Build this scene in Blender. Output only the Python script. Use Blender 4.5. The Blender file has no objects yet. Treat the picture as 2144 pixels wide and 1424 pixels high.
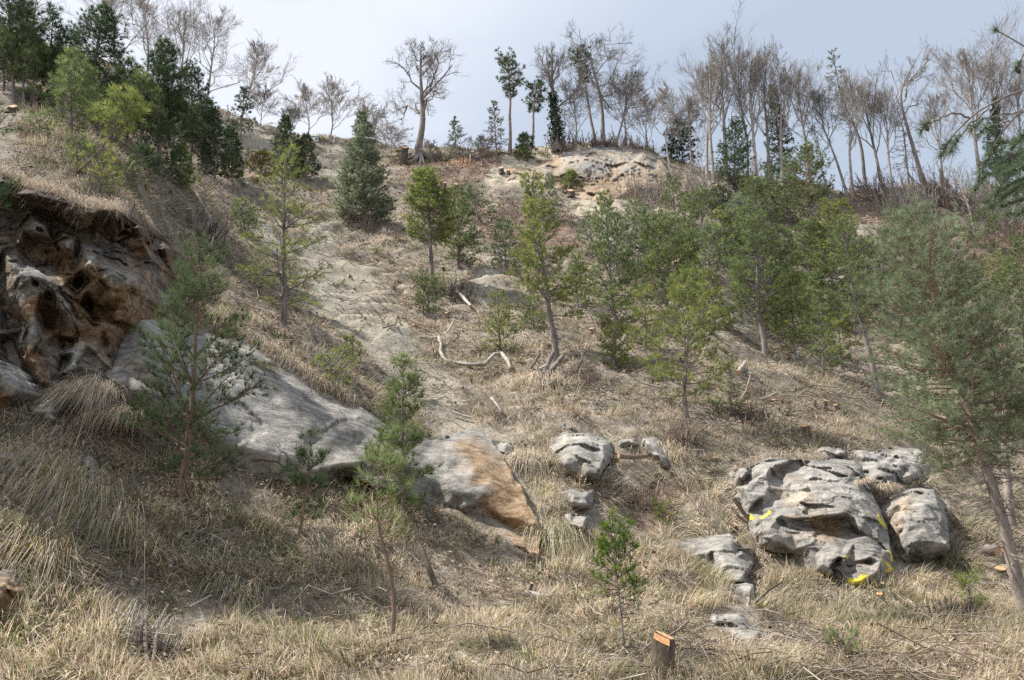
import bpy, bmesh, math, random
import numpy as np
from mathutils import Vector, geometry

S = bpy.context.scene
COL = S.collection
rad = math.radians

# ------------------------------------------------------------------ camera
CAM = np.array([0.0, 0.0, 1.6]); PITCH = rad(25.0); FPX = 2000.0
cd = bpy.data.cameras.new("camera"); cam = bpy.data.objects.new("camera", cd); COL.objects.link(cam)
cam.location = CAM; cam.rotation_euler = (math.pi/2 + PITCH, 0, 0)
cd.sensor_width = 36.0; cd.sensor_fit = 'HORIZONTAL'; cd.lens = 36.0*FPX/2144.0
cd.clip_start = 0.05; cd.clip_end = 3000
S.camera = cam

# ------------------------------------------------------------------ sky, sun, exposure
SUN = np.array([-0.54, 0.07, 0.84]); SUN /= np.linalg.norm(SUN)
W = bpy.data.worlds.new("World"); S.world = W; W.use_nodes = True
nt = W.node_tree; nt.nodes.clear()
def nn(t, ty, **k):
    n = t.nodes.new(ty)
    for a, v in k.items(): setattr(n, a, v)
    return n
out = nn(nt, 'ShaderNodeOutputWorld')
sky = nn(nt, 'ShaderNodeTexSky', sky_type='NISHITA', sun_disc=False)
sky.sun_elevation = math.asin(SUN[2]); sky.sun_rotation = math.atan2(SUN[0], SUN[1])
b1 = nn(nt, 'ShaderNodeBackground'); b1.inputs[1].default_value = 0.11
nt.links.new(sky.outputs[0], b1.inputs[0])
# the overcast: soft cloud banks by direction
tc = nn(nt, 'ShaderNodeTexCoord'); mp = nn(nt, 'ShaderNodeMapping'); mp.inputs['Scale'].default_value = (1.0, 1.0, 2.2)
mp.inputs['Location'].default_value = (0.35, 0.1, 0.62)
nt.links.new(tc.outputs['Generated'], mp.inputs[0])
no = nn(nt, 'ShaderNodeTexNoise'); no.inputs['Scale'].default_value = 1.7; no.inputs['Detail'].default_value = 5; no.inputs['Roughness'].default_value = 0.45
nt.links.new(mp.outputs[0], no.inputs['Vector'])
sp = nn(nt, 'ShaderNodeSeparateXYZ'); nt.links.new(tc.outputs['Generated'], sp.inputs[0])
ad = nn(nt, 'ShaderNodeMath', operation='MULTIPLY_ADD'); nt.links.new(sp.outputs[0], ad.inputs[0]); ad.inputs[1].default_value = -0.62
nt.links.new(no.outputs[0], ad.inputs[2])
cr = nn(nt, 'ShaderNodeValToRGB'); e = cr.color_ramp.elements
e[0].position = 0.38; e[0].color = (0.52, 0.595, 0.71, 1); e[1].position = 0.66; e[1].color = (0.88, 0.91, 0.98, 1)
el = cr.color_ramp.elements.new(0.52); el.color = (0.66, 0.72, 0.82, 1)
nt.links.new(ad.outputs[0], cr.inputs[0])
b2 = nn(nt, 'ShaderNodeBackground'); b2.inputs[1].default_value = 0.67
nt.links.new(cr.outputs[0], b2.inputs[0])
mx = nn(nt, 'ShaderNodeMixShader'); mx.inputs[0].default_value = 0.86
nt.links.new(b1.outputs[0], mx.inputs[1]); nt.links.new(b2.outputs[0], mx.inputs[2]); nt.links.new(mx.outputs[0], out.inputs[0])

sd = bpy.data.lights.new("sun", 'SUN'); so = bpy.data.objects.new("sun", sd); COL.objects.link(so)
sd.energy = 5.0; sd.angle = rad(0.55); sd.color = (1.0, 0.96, 0.90)
so.rotation_euler = Vector(-SUN).to_track_quat('-Z', 'Y').to_euler()
so.location = (0, 0, 80)
vs = S.view_settings; vs.view_transform = 'Standard'; vs.look = 'None'; vs.exposure = 0.76; vs.gamma = 1.0
S.cycles.max_bounces = 5; S.cycles.diffuse_bounces = 3; S.cycles.transmission_bounces = 3; S.cycles.transparent_max_bounces = 4
S.cycles.use_denoising = False

# ------------------------------------------------------------------ numpy helpers
def unit(a): return a/np.maximum(np.linalg.norm(a, axis=-1, keepdims=True), 1e-9)
CP, SP = math.cos(PITCH), math.sin(PITCH)
def ray(px, row):
    """world direction through a spot of the view, scaled so that y = 1"""
    a = (np.asarray(px, float)-1072)/FPX; b = (712-np.asarray(row, float))/FPX
    dy = CP - SP*b; dz = SP + CP*b
    return np.stack([a/dy, np.ones_like(a), dz/dy], -1)
def proj(P):
    d = P - CAM
    f = d[..., 1]*CP + d[..., 2]*SP; u = -d[..., 1]*SP + d[..., 2]*CP
    f = np.maximum(f, 0.05)
    return 1072 + FPX*d[..., 0]/f, 712 - FPX*u/f
def pt(px, row, Y): return CAM + ray(px, row)*Y

def hash3(ix, iy, iz, seed):
    h = (ix*374761393 + iy*668265263 + iz*2147483647*3 + seed*974634541) & 0xFFFFFFFF
    h = ((h ^ (h >> 13))*1274126177) & 0xFFFFFFFF
    h = ((h ^ (h >> 16))*2246822519) & 0xFFFFFFFF
    return ((h ^ (h >> 15)) & 0xFFFFFF)/float(0x7FFFFF) - 1.0
def vnoise(p, seed=0):
    p = np.asarray(p, float); i = np.floor(p).astype(np.int64); f = p - i; f = f*f*f*(f*(f*6-15)+10)
    r = 0
    for dx in (0, 1):
        wx = f[..., 0] if dx else 1-f[..., 0]
        for dy in (0, 1):
            wy = f[..., 1] if dy else 1-f[..., 1]
            for dz in (0, 1):
                wz = f[..., 2] if dz else 1-f[..., 2]
                r = r + wx*wy*wz*hash3(i[..., 0]+dx, i[..., 1]+dy, i[..., 2]+dz, seed)
    return r
def fbm(p, octv=4, seed=0, gain=0.5):
    a, s, r = 1.0, 1.0, 0
    p = np.asarray(p, float)
    for o in range(octv):
        r = r + a*vnoise(p*s + o*17.3, seed+o); a *= gain; s *= 2.03
    return r
def facets(p, cell, seed=0, sq=(1, 1, 1.2)):
    """broken planar faces: each cell of a jittered lattice is cut to its own tilted plane"""
    q = np.asarray(p, float)*np.array(sq)/cell; i = np.floor(q).astype(np.int64); best = np.full(len(q), 1e9); r = np.zeros(len(q))
    for dx in (-1, 0, 1):
        for dy in (-1, 0, 1):
            for dz in (-1, 0, 1):
                c = i+np.array([dx, dy, dz]); h = [hash3(c[:, 0], c[:, 1], c[:, 2], seed+k) for k in range(7)]
                d = q-(c+.5+.45*np.stack(h[:3], -1)); m = (d*d).sum(-1); u = m < best
                best = np.where(u, m, best); r = np.where(u, d[:, 0]*h[3]+d[:, 1]*h[4]+d[:, 2]*h[5]+.35*h[6], r)
    return r*cell
def inpoly(x, y, poly):
    x = np.asarray(x, float); y = np.asarray(y, float)
    ins = np.zeros(x.shape, bool); n = len(poly)
    for k in range(n):
        x0, y0 = poly[k]; x1, y1 = poly[(k+1) % n]
        if y0 == y1: continue
        c = ((y0 > y) != (y1 > y)) & (x < (x1-x0)*(y-y0)/(y1-y0)+x0)
        ins ^= c
    return ins

# ------------------------------------------------------------------ mesh helpers
def mesh_np(name, V, polys, attrs=None, smooth=False, cols=None):
    """polys: list of int arrays (M,3) or (M,4)"""
    me = bpy.data.meshes.new(name)
    V = np.ascontiguousarray(V, np.float32)
    polys = [np.asarray(p, np.int32) for p in polys if len(p)]
    nl = sum(p.size for p in polys); npol = sum(len(p) for p in polys)
    me.vertices.add(len(V)); me.vertices.foreach_set("co", V.ravel())
    me.loops.add(nl); me.polygons.add(npol)
    me.loops.foreach_set("vertex_index", np.concatenate([p.ravel() for p in polys]))
    tot = np.concatenate([np.full(len(p), p.shape[1], np.int32) for p in polys])
    st = np.concatenate([[0], np.cumsum(tot)[:-1]]).astype(np.int32)
    me.polygons.foreach_set("loop_start", st)
    me.polygons.foreach_set("loop_total", tot)
    if smooth: me.polygons.foreach_set("use_smooth", np.ones(npol, bool))
    for k, v in (attrs or {}).items():
        a = me.attributes.new(k, 'FLOAT', 'POINT'); a.data.foreach_set("value", np.ascontiguousarray(v, np.float32))
    if cols is not None:
        a = me.attributes.new("tone", 'FLOAT_COLOR', 'POINT')
        c = np.ones((len(V), 4), np.float32); c[:, :3] = cols; a.data.foreach_set("color", c.ravel())
    me.update(calc_edges=True)
    return me
def link(name, me, mat, parent=None, loc=None):
    o = bpy.data.objects.new(name, me); COL.objects.link(o)
    if mat: me.materials.append(mat)
    if parent: o.parent = parent
    if loc is not None: o.location = loc
    return o
def thing(name, loc, label, cat, group=None):
    o = bpy.data.objects.new(name, None); COL.objects.link(o); o.location = loc
    o.empty_display_size = 0.2
    return tag(o, label, cat, group)
def tag(o, label, cat, group=None, kind=None):
    if label: o["label"] = label
    if cat: o["category"] = cat
    if group: o["group"] = group
    if kind: o["kind"] = kind
    return o

class Geo:
    def __init__(s): s.V = []; s.Q = []; s.T = []; s.n = 0; s.A = []
    def tube(s, P, R, k=6, cap=False, a=0.0):
        P = np.asarray(P, float); n = len(P); R = np.broadcast_to(np.asarray(R, float), (n,))
        t = unit(np.gradient(P, axis=0)); m = P[-1]-P[0]
        ref = np.zeros(3); ref[int(np.argmin(np.abs(m)))] = 1.0
        n1 = unit(np.cross(t, ref)); n2 = np.cross(t, n1)
        th = np.arange(k)*(2*math.pi/k)
        v = P[:, None] + R[:, None, None]*(np.cos(th)[None, :, None]*n1[:, None] + np.sin(th)[None, :, None]*n2[:, None])
        i = np.arange(n-1)[:, None]*k; j = np.arange(k)[None]; jn = (j+1) % k
        q = np.stack([i+j, i+jn, i+k+jn, i+k+j], -1).reshape(-1, 4) + s.n
        s.V.append(v.reshape(-1, 3)); s.Q.append(q); s.A.append(np.full(n*k, a)); b = s.n; s.n += n*k
        if cap:
            s.V.append(P[-1:]); s.A.append(np.full(1, a)); c = s.n; s.n += 1
            l = b+(n-1)*k
            s.T.append(np.array([[l+x, l+(x+1) % k, c] for x in range(k)]))
    def tubes(s, P, R, k=3, a=0.0):
        """many tubes at once: P (N,m,3), R (N,m)"""
        P = np.asarray(P, float)
        if not len(P): return
        N, n = P.shape[:2]; R = np.broadcast_to(R, (N, n)); t = unit(np.gradient(P, axis=1)); m = P[:, -1]-P[:, 0]
        ref = np.eye(3)[np.argmin(np.abs(m), 1)][:, None]; n1 = unit(np.cross(t, ref)); n2 = np.cross(t, n1); th = np.arange(k)*(2*math.pi/k)
        v = P[:, :, None] + R[:, :, None, None]*(np.cos(th)[:, None]*n1[:, :, None] + np.sin(th)[:, None]*n2[:, :, None])
        i = np.arange(n-1)[:, None]*k; j = np.arange(k)[None]; jn = (j+1) % k
        q = np.stack([i+j, i+jn, i+k+jn, i+k+j], -1).reshape(-1, 4)
        s.Q.append((q[None]+(np.arange(N)*n*k)[:, None, None]).reshape(-1, 4)+s.n); s.V.append(v.reshape(-1, 3))
        s.A.append(np.repeat(np.broadcast_to(np.asarray(a, float), (N,)), n*k)); s.n += N*n*k
    def tris(s, V, a=0.0):
        V = np.asarray(V, float).reshape(-1, 3); n = len(V)
        s.V.append(V); s.T.append(np.arange(n).reshape(-1, 3)+s.n); s.A.append(np.broadcast_to(np.asarray(a, float), (n,))); s.n += n
    def mesh(s, V, polys, a=0.0):
        V = np.asarray(V, float)
        for p in polys:
            p = np.asarray(p)
            (s.Q if p.shape[1] == 4 else s.T).append(p+s.n)
        s.V.append(V); s.A.append(np.full(len(V), a)); s.n += len(V)
    def build(s, name, mat, parent=None, smooth=True, origin=None):
        V = np.concatenate(s.V)
        if origin is not None: V = V - origin
        pol = []
        if s.Q: pol.append(np.concatenate(s.Q))
        if s.T: pol.append(np.concatenate(s.T))
        return link(name, mesh_np(name, V, pol, {"tint": np.concatenate(s.A)}, smooth), mat, parent)

# ------------------------------------------------------------------ materials
def mat_new(name):
    m = bpy.data.materials.new(name); m.use_nodes = True
    t = m.node_tree; t.nodes.clear(); o = nn(t, 'ShaderNodeOutputMaterial')
    return m, t, o
def attr(t, n): return nn(t, 'ShaderNodeAttribute', attribute_name=n)
def noise(t, scale, detail=4, rough=0.55, vec=None):
    n = nn(t, 'ShaderNodeTexNoise'); n.inputs['Scale'].default_value = scale; n.inputs['Detail'].default_value = detail; n.inputs['Roughness'].default_value = rough
    if vec is not None: t.links.new(vec, n.inputs['Vector'])
    return n
def ramp(t, fac, stops):
    r = nn(t, 'ShaderNodeValToRGB'); e = r.color_ramp.elements
    e[0].position, e[0].color = stops[0][0], (*stops[0][1], 1); e[1].position, e[1].color = stops[-1][0], (*stops[-1][1], 1)
    for p, c in stops[1:-1]:
        x = e.new(p); x.color = (*c, 1)
    t.links.new(fac, r.inputs[0]); return r
def mixc(t, fac, a, b, mode='MIX'):
    m = nn(t, 'ShaderNodeMix', data_type='RGBA', blend_type=mode)
    for s, v in ((m.inputs[0], fac), (m.inputs[6], a), (m.inputs[7], b)):
        if hasattr(v, 'links'): t.links.new(v, s)
        elif isinstance(v, (int, float)): s.default_value = v
        else: s.default_value = (*v, 1)
    return m.outputs[2]
def math_(t, op, a, b=0.0, clamp=False):
    m = nn(t, 'ShaderNodeMath', operation=op, use_clamp=clamp)
    for s, v in ((m.inputs[0], a), (m.inputs[1], b)):
        if hasattr(v, 'links'): t.links.new(v, s)
        else: s.default_value = v
    return m.outputs[0]
def bump(t, h, strength, dist):
    b = nn(t, 'ShaderNodeBump'); b.inputs['Strength'].default_value = strength; b.inputs['Distance'].default_value = dist
    t.links.new(h, b.inputs['Height']); return b.outputs[0]
def pos(t): return nn(t, 'ShaderNodeNewGeometry').outputs['Position']
def principled(t, o, col, rough=0.9, nrm=None, spec=0.2):
    p = nn(t, 'ShaderNodeBsdfPrincipled')
    if hasattr(col, 'links'): t.links.new(col, p.inputs['Base Color'])
    else: p.inputs['Base Color'].default_value = (*col, 1)
    p.inputs['Roughness'].default_value = rough; p.inputs['Specular IOR Level'].default_value = spec
    if nrm is not None: t.links.new(nrm, p.inputs['Normal'])
    t.links.new(p.outputs[0], o.inputs[0]); return p

def leafy(name, c0, c1, trans=0.35, gloss=0.0):
    """thin leaves and needles: diffuse with light coming through"""
    m, t, o = mat_new(name)
    a = attr(t, "tint"); n = noise(t, 0.9, 2, 0.5, pos(t))
    f = math_(t, 'ADD', math_(t, 'MULTIPLY', a.outputs['Fac'], 0.75), math_(t, 'MULTIPLY', math_(t, 'SUBTRACT', n.outputs[0], 0.35), 0.55), True)
    c = mixc(t, f, c0, c1)
    d = nn(t, 'ShaderNodeBsdfDiffuse'); tr = nn(t, 'ShaderNodeBsdfTranslucent'); mx = nn(t, 'ShaderNodeMixShader'); mx.inputs[0].default_value = trans
    t.links.new(c, d.inputs[0]); t.links.new(c, tr.inputs[0]); t.links.new(d.outputs[0], mx.inputs[1]); t.links.new(tr.outputs[0], mx.inputs[2])
    last = mx
    if gloss:
        g = nn(t, 'ShaderNodeBsdfGlossy'); g.inputs['Roughness'].default_value = 0.42; g.inputs[0].default_value = (.8, .85, .9, 1)
        m2 = nn(t, 'ShaderNodeMixShader'); m2.inputs[0].default_value = gloss
        t.links.new(mx.outputs[0], m2.inputs[1]); t.links.new(g.outputs[0], m2.inputs[2]); last = m2
    t.links.new(last.outputs[0], o.inputs[0]); return m
def bark(name, c0, c1, scale=9.0, bs=0.5, upper=None):
    m, t, o = mat_new(name)
    mp = nn(t, 'ShaderNodeMapping'); mp.inputs['Scale'].default_value = (1, 1, 0.3); t.links.new(pos(t), mp.inputs[0])
    n = noise(t, scale, 6, 0.65, mp.outputs[0]); n2 = noise(t, 1.3, 3, 0.5, pos(t))
    f = math_(t, 'ADD', math_(t, 'MULTIPLY', n.outputs[0], 0.8), math_(t, 'MULTIPLY', n2.outputs[0], 0.35))
    c = ramp(t, f, [(0.38, c0), (0.72, c1)]).outputs[0]
    if upper is not None: c = mixc(t, attr(t, "tint").outputs['Fac'], c, upper)
    principled(t, o, c, 0.92, bump(t, n.outputs[0], bs, 0.03)); return m
# ------------------------------------------------------------------ hillside: survey points (view column, view row, distance ahead)
SV = []
def row(r, *prs):
    for c, y in prs: SV.append((c, r, y))
row(1424, (-300, 10), (0, 10.5), (500, 11.2), (1072, 11.5), (1600, 12), (2144, 12.5), (2500, 13))
row(1300, (-300, 11), (0, 11.5), (250, 12.5), (500, 13.5), (900, 14), (1300, 14.5), (1700, 15.5), (2144, 16), (2500, 16.5))
row(1200, (-300, 11.6), (0, 12), (250, 13.3), (500, 14.5), (800, 15.5), (1100, 16.8), (1400, 17), (1700, 18), (2000, 19), (2144, 19.5), (2500, 20))
row(1100, (-300, 12.2), (0, 12.5), (200, 13.8), (400, 14.8), (600, 15.8), (850, 17), (1000, 18.3), (1200, 18.7), (1400, 19.5), (1600, 19.6), (1900, 20.5), (2144, 22), (2500, 23))
row(1000, (-300, 13.6), (0, 13.8), (200, 14.8), (400, 15.6), (600, 17.3), (800, 18.5), (1000, 19.5), (1200, 20), (1400, 21), (1600, 21), (1900, 22), (2144, 25), (2500, 27))
row(900, (-300, 15), (0, 15.3), (200, 15.8), (400, 17), (600, 18.3), (800, 20), (950, 22), (1200, 22.5), (1400, 23), (1600, 23.5), (1800, 24.5), (1950, 27), (2144, 29), (2500, 31))
row(800, (-300, 16), (0, 16.2), (200, 16.5), (400, 17.6), (600, 19.3), (740, 21), (800, 23.5), (950, 27), (1150, 26.5), (1400, 27), (1600, 27), (1700, 28), (1830, 36), (2000, 36), (2144, 36), (2500, 38))
row(700, (-300, 16.7), (0, 16.8), (200, 17), (300, 17.8), (450, 20), (540, 20.7), (650, 25), (800, 31), (1000, 33), (1200, 33), (1350, 33), (1500, 34), (1700, 42), (1900, 44), (2144, 44), (2500, 46))
row(600, (-300, 17.1), (0, 17.2), (200, 17.5), (290, 19), (330, 22.5), (400, 25), (550, 33), (700, 38), (900, 40), (1100, 41), (1300, 42), (1500, 43), (1800, 50), (2144, 52), (2500, 54))
row(500, (-300, 17.6), (0, 17.7), (200, 18), (290, 19.2), (340, 25), (400, 28), (500, 38), (700, 47), (900, 48), (1100, 50), (1300, 51), (1500, 52), (1800, 58), (2144, 60), (2500, 62))
row(430, (-300, 18), (0, 18.2), (180, 18.5), (280, 20))
row(400, (300, 24), (400, 34), (500, 48), (700, 57), (900, 60), (1100, 62), (1300, 63), (1500, 63))
row(330, (-300, 19.5), (0, 20), (150, 22), (250, 26), (350, 40), (500, 60), (700, 68))
SV += [(-300, 190, 26), (0, 240, 25), (100, 240, 27.5), (165, 245, 30), (0, 140, 32), (-300, 60, 33), (230, 310, 29), (320, 390, 29)]
# ground dropping away behind the near spur, then the far slope
SV += [(0, 175, 40), (160, 300, 42), (-300, 110, 42), (250, 330, 43)]
SV += [(470, 250, 72), (350, 200, 70), (200, 130, 67), (50, 80, 65), (-150, 30, 64), (-400, 0, 62), (100, 190, 54), (260, 270, 56)]
CREST = [(560, 272, 74), (640, 293, 75), (740, 301, 76), (830, 329, 77), (930, 337, 77), (1050, 326, 76), (1180, 312, 74), (1280, 301, 73.5), (1380, 326, 74), (1450, 362, 74), (1550, 388, 73), (1640, 402, 72.5), (1740, 412, 72), (1850, 402, 72), (1950, 400, 72), (2050, 400, 73), (2144, 396, 74), (2400, 390, 74), (2700, 390, 74)]
SV += CREST
P = np.array([pt(a, b, y) for a, b, y in SV])
extra = []
for a, b, y in CREST + [(470, 250, 72), (350, 200, 70), (200, 130, 67), (50, 80, 65), (-150, 30, 64), (-400, 0, 62)]:
    p = pt(a, b, y)
    for k, dz in ((1.12, -0.6), (1.5, -2.0), (2.6, -3.0)):
        extra.append((p[0]*k, p[1]*k, p[2]+dz))
for u in (-0.9, -0.5, -0.2, 0, 0.2, 0.5, 0.9):
    for y, z in ((1.2, 0.0), (3, 0.1), (5.0, 0.45), (8.0, 1.25)): extra.append((u*y, y, z))
P = np.concatenate([P, np.array(extra)])
for sgn in (-1, 1):      # carry the slope on past both sides of the view
    for y, z in ((12, 3.0), (17, 6), (25, 10.5), (38, 20), (55, 36), (72, 52), (100, 54), (190, 52)):
        P = np.concatenate([P, [[sgn*1.5*y, y, z + (6 if sgn < 0 and 15 < y < 50 else 0)]]])
CU = np.stack([P[:, 0]/P[:, 1], np.log(P[:, 1])], -1); CT = (P[:, 2]-CAM[2])/P[:, 1]
_d = np.linalg.norm(CU[:, None]-CU[None], axis=-1)
MQ = 0.045
A = np.sqrt(_d**2+MQ**2); A[np.diag_indices(len(A))] -= 0.004
B = np.concatenate([CU, np.ones((len(CU), 1))], 1)
M = np.block([[A, B], [B.T, np.zeros((3, 3))]])
SOL = np.linalg.solve(M, np.concatenate([CT, np.zeros(3)]))
def base_z(x, y):
    x = np.asarray(x, float); y = np.maximum(np.asarray(y, float), 0.8)
    sh = x.shape; q = np.stack([(x/y).ravel(), np.log(y).ravel()], -1); r = np.empty(len(q))
    for i in range(0, len(q), 40000):
        c = q[i:i+40000]; d2 = (c[:, None, 0]-CU[None, :, 0])**2 + (c[:, None, 1]-CU[None, :, 1])**2
        r[i:i+40000] = np.sqrt(d2+MQ*MQ) @ SOL[:-3] + c @ SOL[-3:-1] + SOL[-1]
    return CAM[2] + r.reshape(sh)*y

# ground kinds, as patches of the slope
SOILP = [[(470, 475), (560, 455), (690, 470), (740, 540), (800, 610), (860, 700), (880, 760), (950, 800), (1000, 890), (1060, 920), (1130, 1110), (1110, 1170), (1020, 1090), (950, 960), (880, 880), (800, 790), (700, 690), (640, 640), (660, 580), (540, 520)],
         [(480, 255), (560, 268), (600, 335), (520, 340), (450, 285)], [(655, 318), (745, 308), (725, 372), (660, 385)], [(330, 190), (470, 245), (470, 290), (350, 270)],
         [(1240, 440), (1300, 420), (1335, 520), (1270, 565)], [(1780, 470), (1850, 460), (1845, 560), (1785, 545)], [(1480, 660), (1560, 650), (1580, 700), (1490, 710)],
         [(1830, 1190), (1920, 1150), (1955, 1178), (1860, 1240)], [(1230, 1285), (1330, 1268), (1430, 1272), (1400, 1300), (1250, 1312)], [(1000, 545), (1070, 540), (1060, 640), (1010, 640)],
         [(1750, 545), (1800, 550), (1800, 600), (1740, 610)], [(340, 1290), (450, 1275), (470, 1330), (360, 1340)], [(1850, 760), (1960, 740), (1960, 820), (1850, 830)]]
REDP = [[(750, 325), (860, 330), (1060, 322), (1090, 345), (1000, 395), (1010, 470), (900, 480), (850, 380)], [(960, 425), (1190, 430), (1250, 520), (1010, 520)], [(1720, 405), (1905, 395), (1940, 470), (1780, 475)],
        [(1950, 480), (2200, 465), (2200, 585), (1990, 575)], [(500, 300), (560, 330), (540, 360), (490, 340)], [(1280, 1040), (1400, 1000), (1440, 1060), (1350, 1110)]]
ROCKP = [[(1050, 332), (1180, 318), (1280, 303), (1395, 335), (1425, 392), (1310, 432), (1220, 450), (1170, 400), (1000, 388)]]
def in_any(px, py, polys):
    m = np.zeros(px.shape, bool)
    for q in polys: m |= inpoly(px, py, q)
    return m
def kinds(Pw):
    """soil, reddish litter, bare rock weights at places on the ground"""
    n1 = fbm(Pw*0.45, 4, 41, .6); n2 = fbm(Pw*0.45+50, 4, 42, .6); x, y = proj(Pw); s = r = k = 0
    for i, (a, b) in enumerate(((.4, 0), (1.0, .5), (1.6, -.5), (-.7, 1.2), (.3, -1.4))):
        px = x + n1*30*a + b*14; py = y + n2*26*a - b*10
        s = s + in_any(px, py, SOILP)*.2; r = r + in_any(px, py, REDP)*.2; k = k + in_any(px, py, ROCKP)*.2
    return s, r, k
def terrain_z(x, y):
    z = base_z(x, y); p = np.stack([x, y, z], -1); far = np.clip(y/30, 0.45, 2.2)
    px, py = proj(p); rk = in_any(px, py, ROCKP)*1.0
    rg = 1-np.abs(fbm(p*np.array([.42, .42, .55])+3, 3, 15))
    z = z + (0.26*far*fbm(p*0.28, 3, 3) + 0.15*far*(rg-.6) + 0.11*fbm(p*np.array([1.1, 1.1, .8]), 3, 9))*np.clip((y-3)/6, 0, 1)
    # little eroded steps across the slope, and the bedded bluff under the crest
    st = z*0.55 + 1.1*fbm(p*0.16, 3, 78); st = st - np.floor(st); st = np.where(st < .8, st/.8, (1-st)/.2)
    z = z + (1-rk)*np.clip((y-16)/8, 0, 1)*np.clip(.5+1.6*fbm(p*.12, 2, 79), 0, 1)*0.42*(st**2-.3)
    ph = z*0.9 + 0.5*fbm(p*0.15, 2, 77) + 0.1*x; saw = ph - np.floor(ph); saw = np.where(saw < .75, saw/.75, (1-saw)/.25)
    z = z + rk*(0.28*(saw**2) + 0.16*fbm(p*0.45, 3, 12))
    return z

def graded(a, b, h): return np.linspace(a, b, int(round((b-a)/h))+1)
GU = np.concatenate([np.linspace(-3, -0.74, 40)[:-1], graded(-0.74, 0.74, 0.0026), np.linspace(0.74, 3, 40)[1:]])
GV = np.concatenate([np.linspace(math.log(.8), math.log(6), 50)[:-1], graded(math.log(6), math.log(90), 0.0044), np.linspace(math.log(90), math.log(600), 40)[1:]])
YY = np.exp(GV); GX = GU[None, :]*YY[:, None]; GY = np.repeat(YY[:, None], len(GU), 1)
GZ = terrain_z(GX, GY)
GP = np.stack([GX, GY, GZ], -1)
gdx = np.gradient(GP, axis=1); gdy = np.gradient(GP, axis=0); GN = unit(np.cross(gdx, gdy))
_v0 = GP[0].copy(); _v0[:, 0] *= 25; _v0[:, 1] = -40
GPV = np.concatenate([_v0[None], GP]); nr, nc = GPV.shape[:2]
ii = (np.arange(nr-1)[:, None]*nc + np.arange(nc-1)[None]).ravel()
SOIL, RED, ROCK = kinds(GP)
def pad(a): return np.concatenate([a[:1], a]).ravel()
def build_hillside():
    m, t, o = mat_new("hillside_ground")
    ps = pos(t); n1 = noise(t, 0.35, 5, 0.6, ps); n2 = noise(t, 2.6, 6, 0.65, ps); n3 = noise(t, 11, 5, 0.7, ps)
    thatch = ramp(t, n2.outputs[0], [(0.3, (.11, .09, .07)), (0.5, (.25, .208, .162)), (0.72, (.38, .325, .26))]).outputs[0]
    thatch = mixc(t, ramp(t, n1.outputs[0], [(0.5, (0, 0, 0)), (0.68, (.5, .5, .5))]).outputs[0], thatch, (.15, .155, .075))
    soil = ramp(t, n3.outputs[0], [(0.25, (.18, .145, .10)), (0.5, (.34, .295, .225)), (0.75, (.48, .43, .345))]).outputs[0]
    soil = mixc(t, ramp(t, n1.outputs[0], [(0.4, (0, 0, 0)), (0.65, (.6, .6, .6))]).outputs[0], soil, (.27, .26, .22))
    red = ramp(t, n3.outputs[0], [(0.28, (.075, .05, .038)), (0.5, (.20, .145, .11)), (0.75, (.35, .27, .21))]).outputs[0]
    mp = nn(t, 'ShaderNodeMapping'); mp.inputs['Scale'].default_value = (.35, .35, 2.6); t.links.new(ps, mp.inputs[0])
    ns = noise(t, 1.2, 6, 0.65, mp.outputs[0])
    rock = ramp(t, ns.outputs[0], [(0.3, (.21, .17, .12)), (0.44, (.38, .325, .24)), (0.6, (.50, .435, .325)), (0.8, (.40, .37, .31))]).outputs[0]
    def w(nm, k=0.5): return math_(t, 'MULTIPLY', math_(t, 'SUBTRACT', math_(t, 'ADD', attr(t, nm).outputs['Fac'], math_(t, 'MULTIPLY', n2.outputs[0], k)), 0.55+k*0.25), 4.0, True)
    c = mixc(t, w("soil"), thatch, soil); c = mixc(t, w("red"), c, red); c = mixc(t, w("rock"), c, rock)
    h = math_(t, 'ADD', math_(t, 'MULTIPLY', n3.outputs[0], 0.5), n2.outputs[0])
    principled(t, o, c, 0.95, bump(t, h, 0.9, 0.12))
    me = mesh_np("hillside", GPV.reshape(-1, 3), [np.stack([ii, ii+1, ii+nc+1, ii+nc], -1)], {"soil": pad(SOIL), "red": pad(RED), "rock": pad(ROCK)}, True)
    tag(link("hillside", me, m), None, None, None, "structure")
build_hillside()

_yr = np.exp(np.linspace(math.log(7), math.log(100), 900))
def hit(px, row, smooth=False):
    """where the sight line through a spot of the view meets the ground (or passes closest above it)"""
    r = ray(px, row); p = CAM + r*_yr[:, None]
    g = p[:, 2] - (base_z if smooth else terrain_z)(p[:, 0], p[:, 1])
    neg = np.nonzero(g < 0)[0]
    if len(neg) and neg[0] > 0:
        i = neg[0]; f = g[i-1]/(g[i-1]-g[i]); y = _yr[i-1] + f*(_yr[i]-_yr[i-1])
    else: y = _yr[int(np.argmin(g))]
    q = CAM + r*y; q[2] = float(terrain_z(q[0:1], q[1:2])[0]); return q
def base_hit_y(px, row):
    """distance ahead of the ground for many sight lines at once"""
    px = np.asarray(px, float); row = np.asarray(row, float); res = np.empty(px.shape); yr = _yr[::2]
    for i in range(0, len(px), 300):
        r = ray(px[i:i+300], row[i:i+300]); p = CAM + r[:, None, :]*yr[None, :, None]
        g = p[..., 2] - base_z(p[..., 0], p[..., 1]); neg = g < 0; k = np.argmax(neg, 1); k = np.where(neg.any(1), np.maximum(k, 1), np.argmin(g + 1e3*(yr < 30), 1).clip(1))
        a = np.take_along_axis(g, k[:, None]-1, 1)[:, 0]; b = np.take_along_axis(g, k[:, None], 1)[:, 0]
        f = np.clip(a/np.where(np.abs(a-b) < 1e-6, 1, a-b), 0, 1); res[i:i+300] = yr[k-1] + f*(yr[k]-yr[k-1])
    return res
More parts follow.
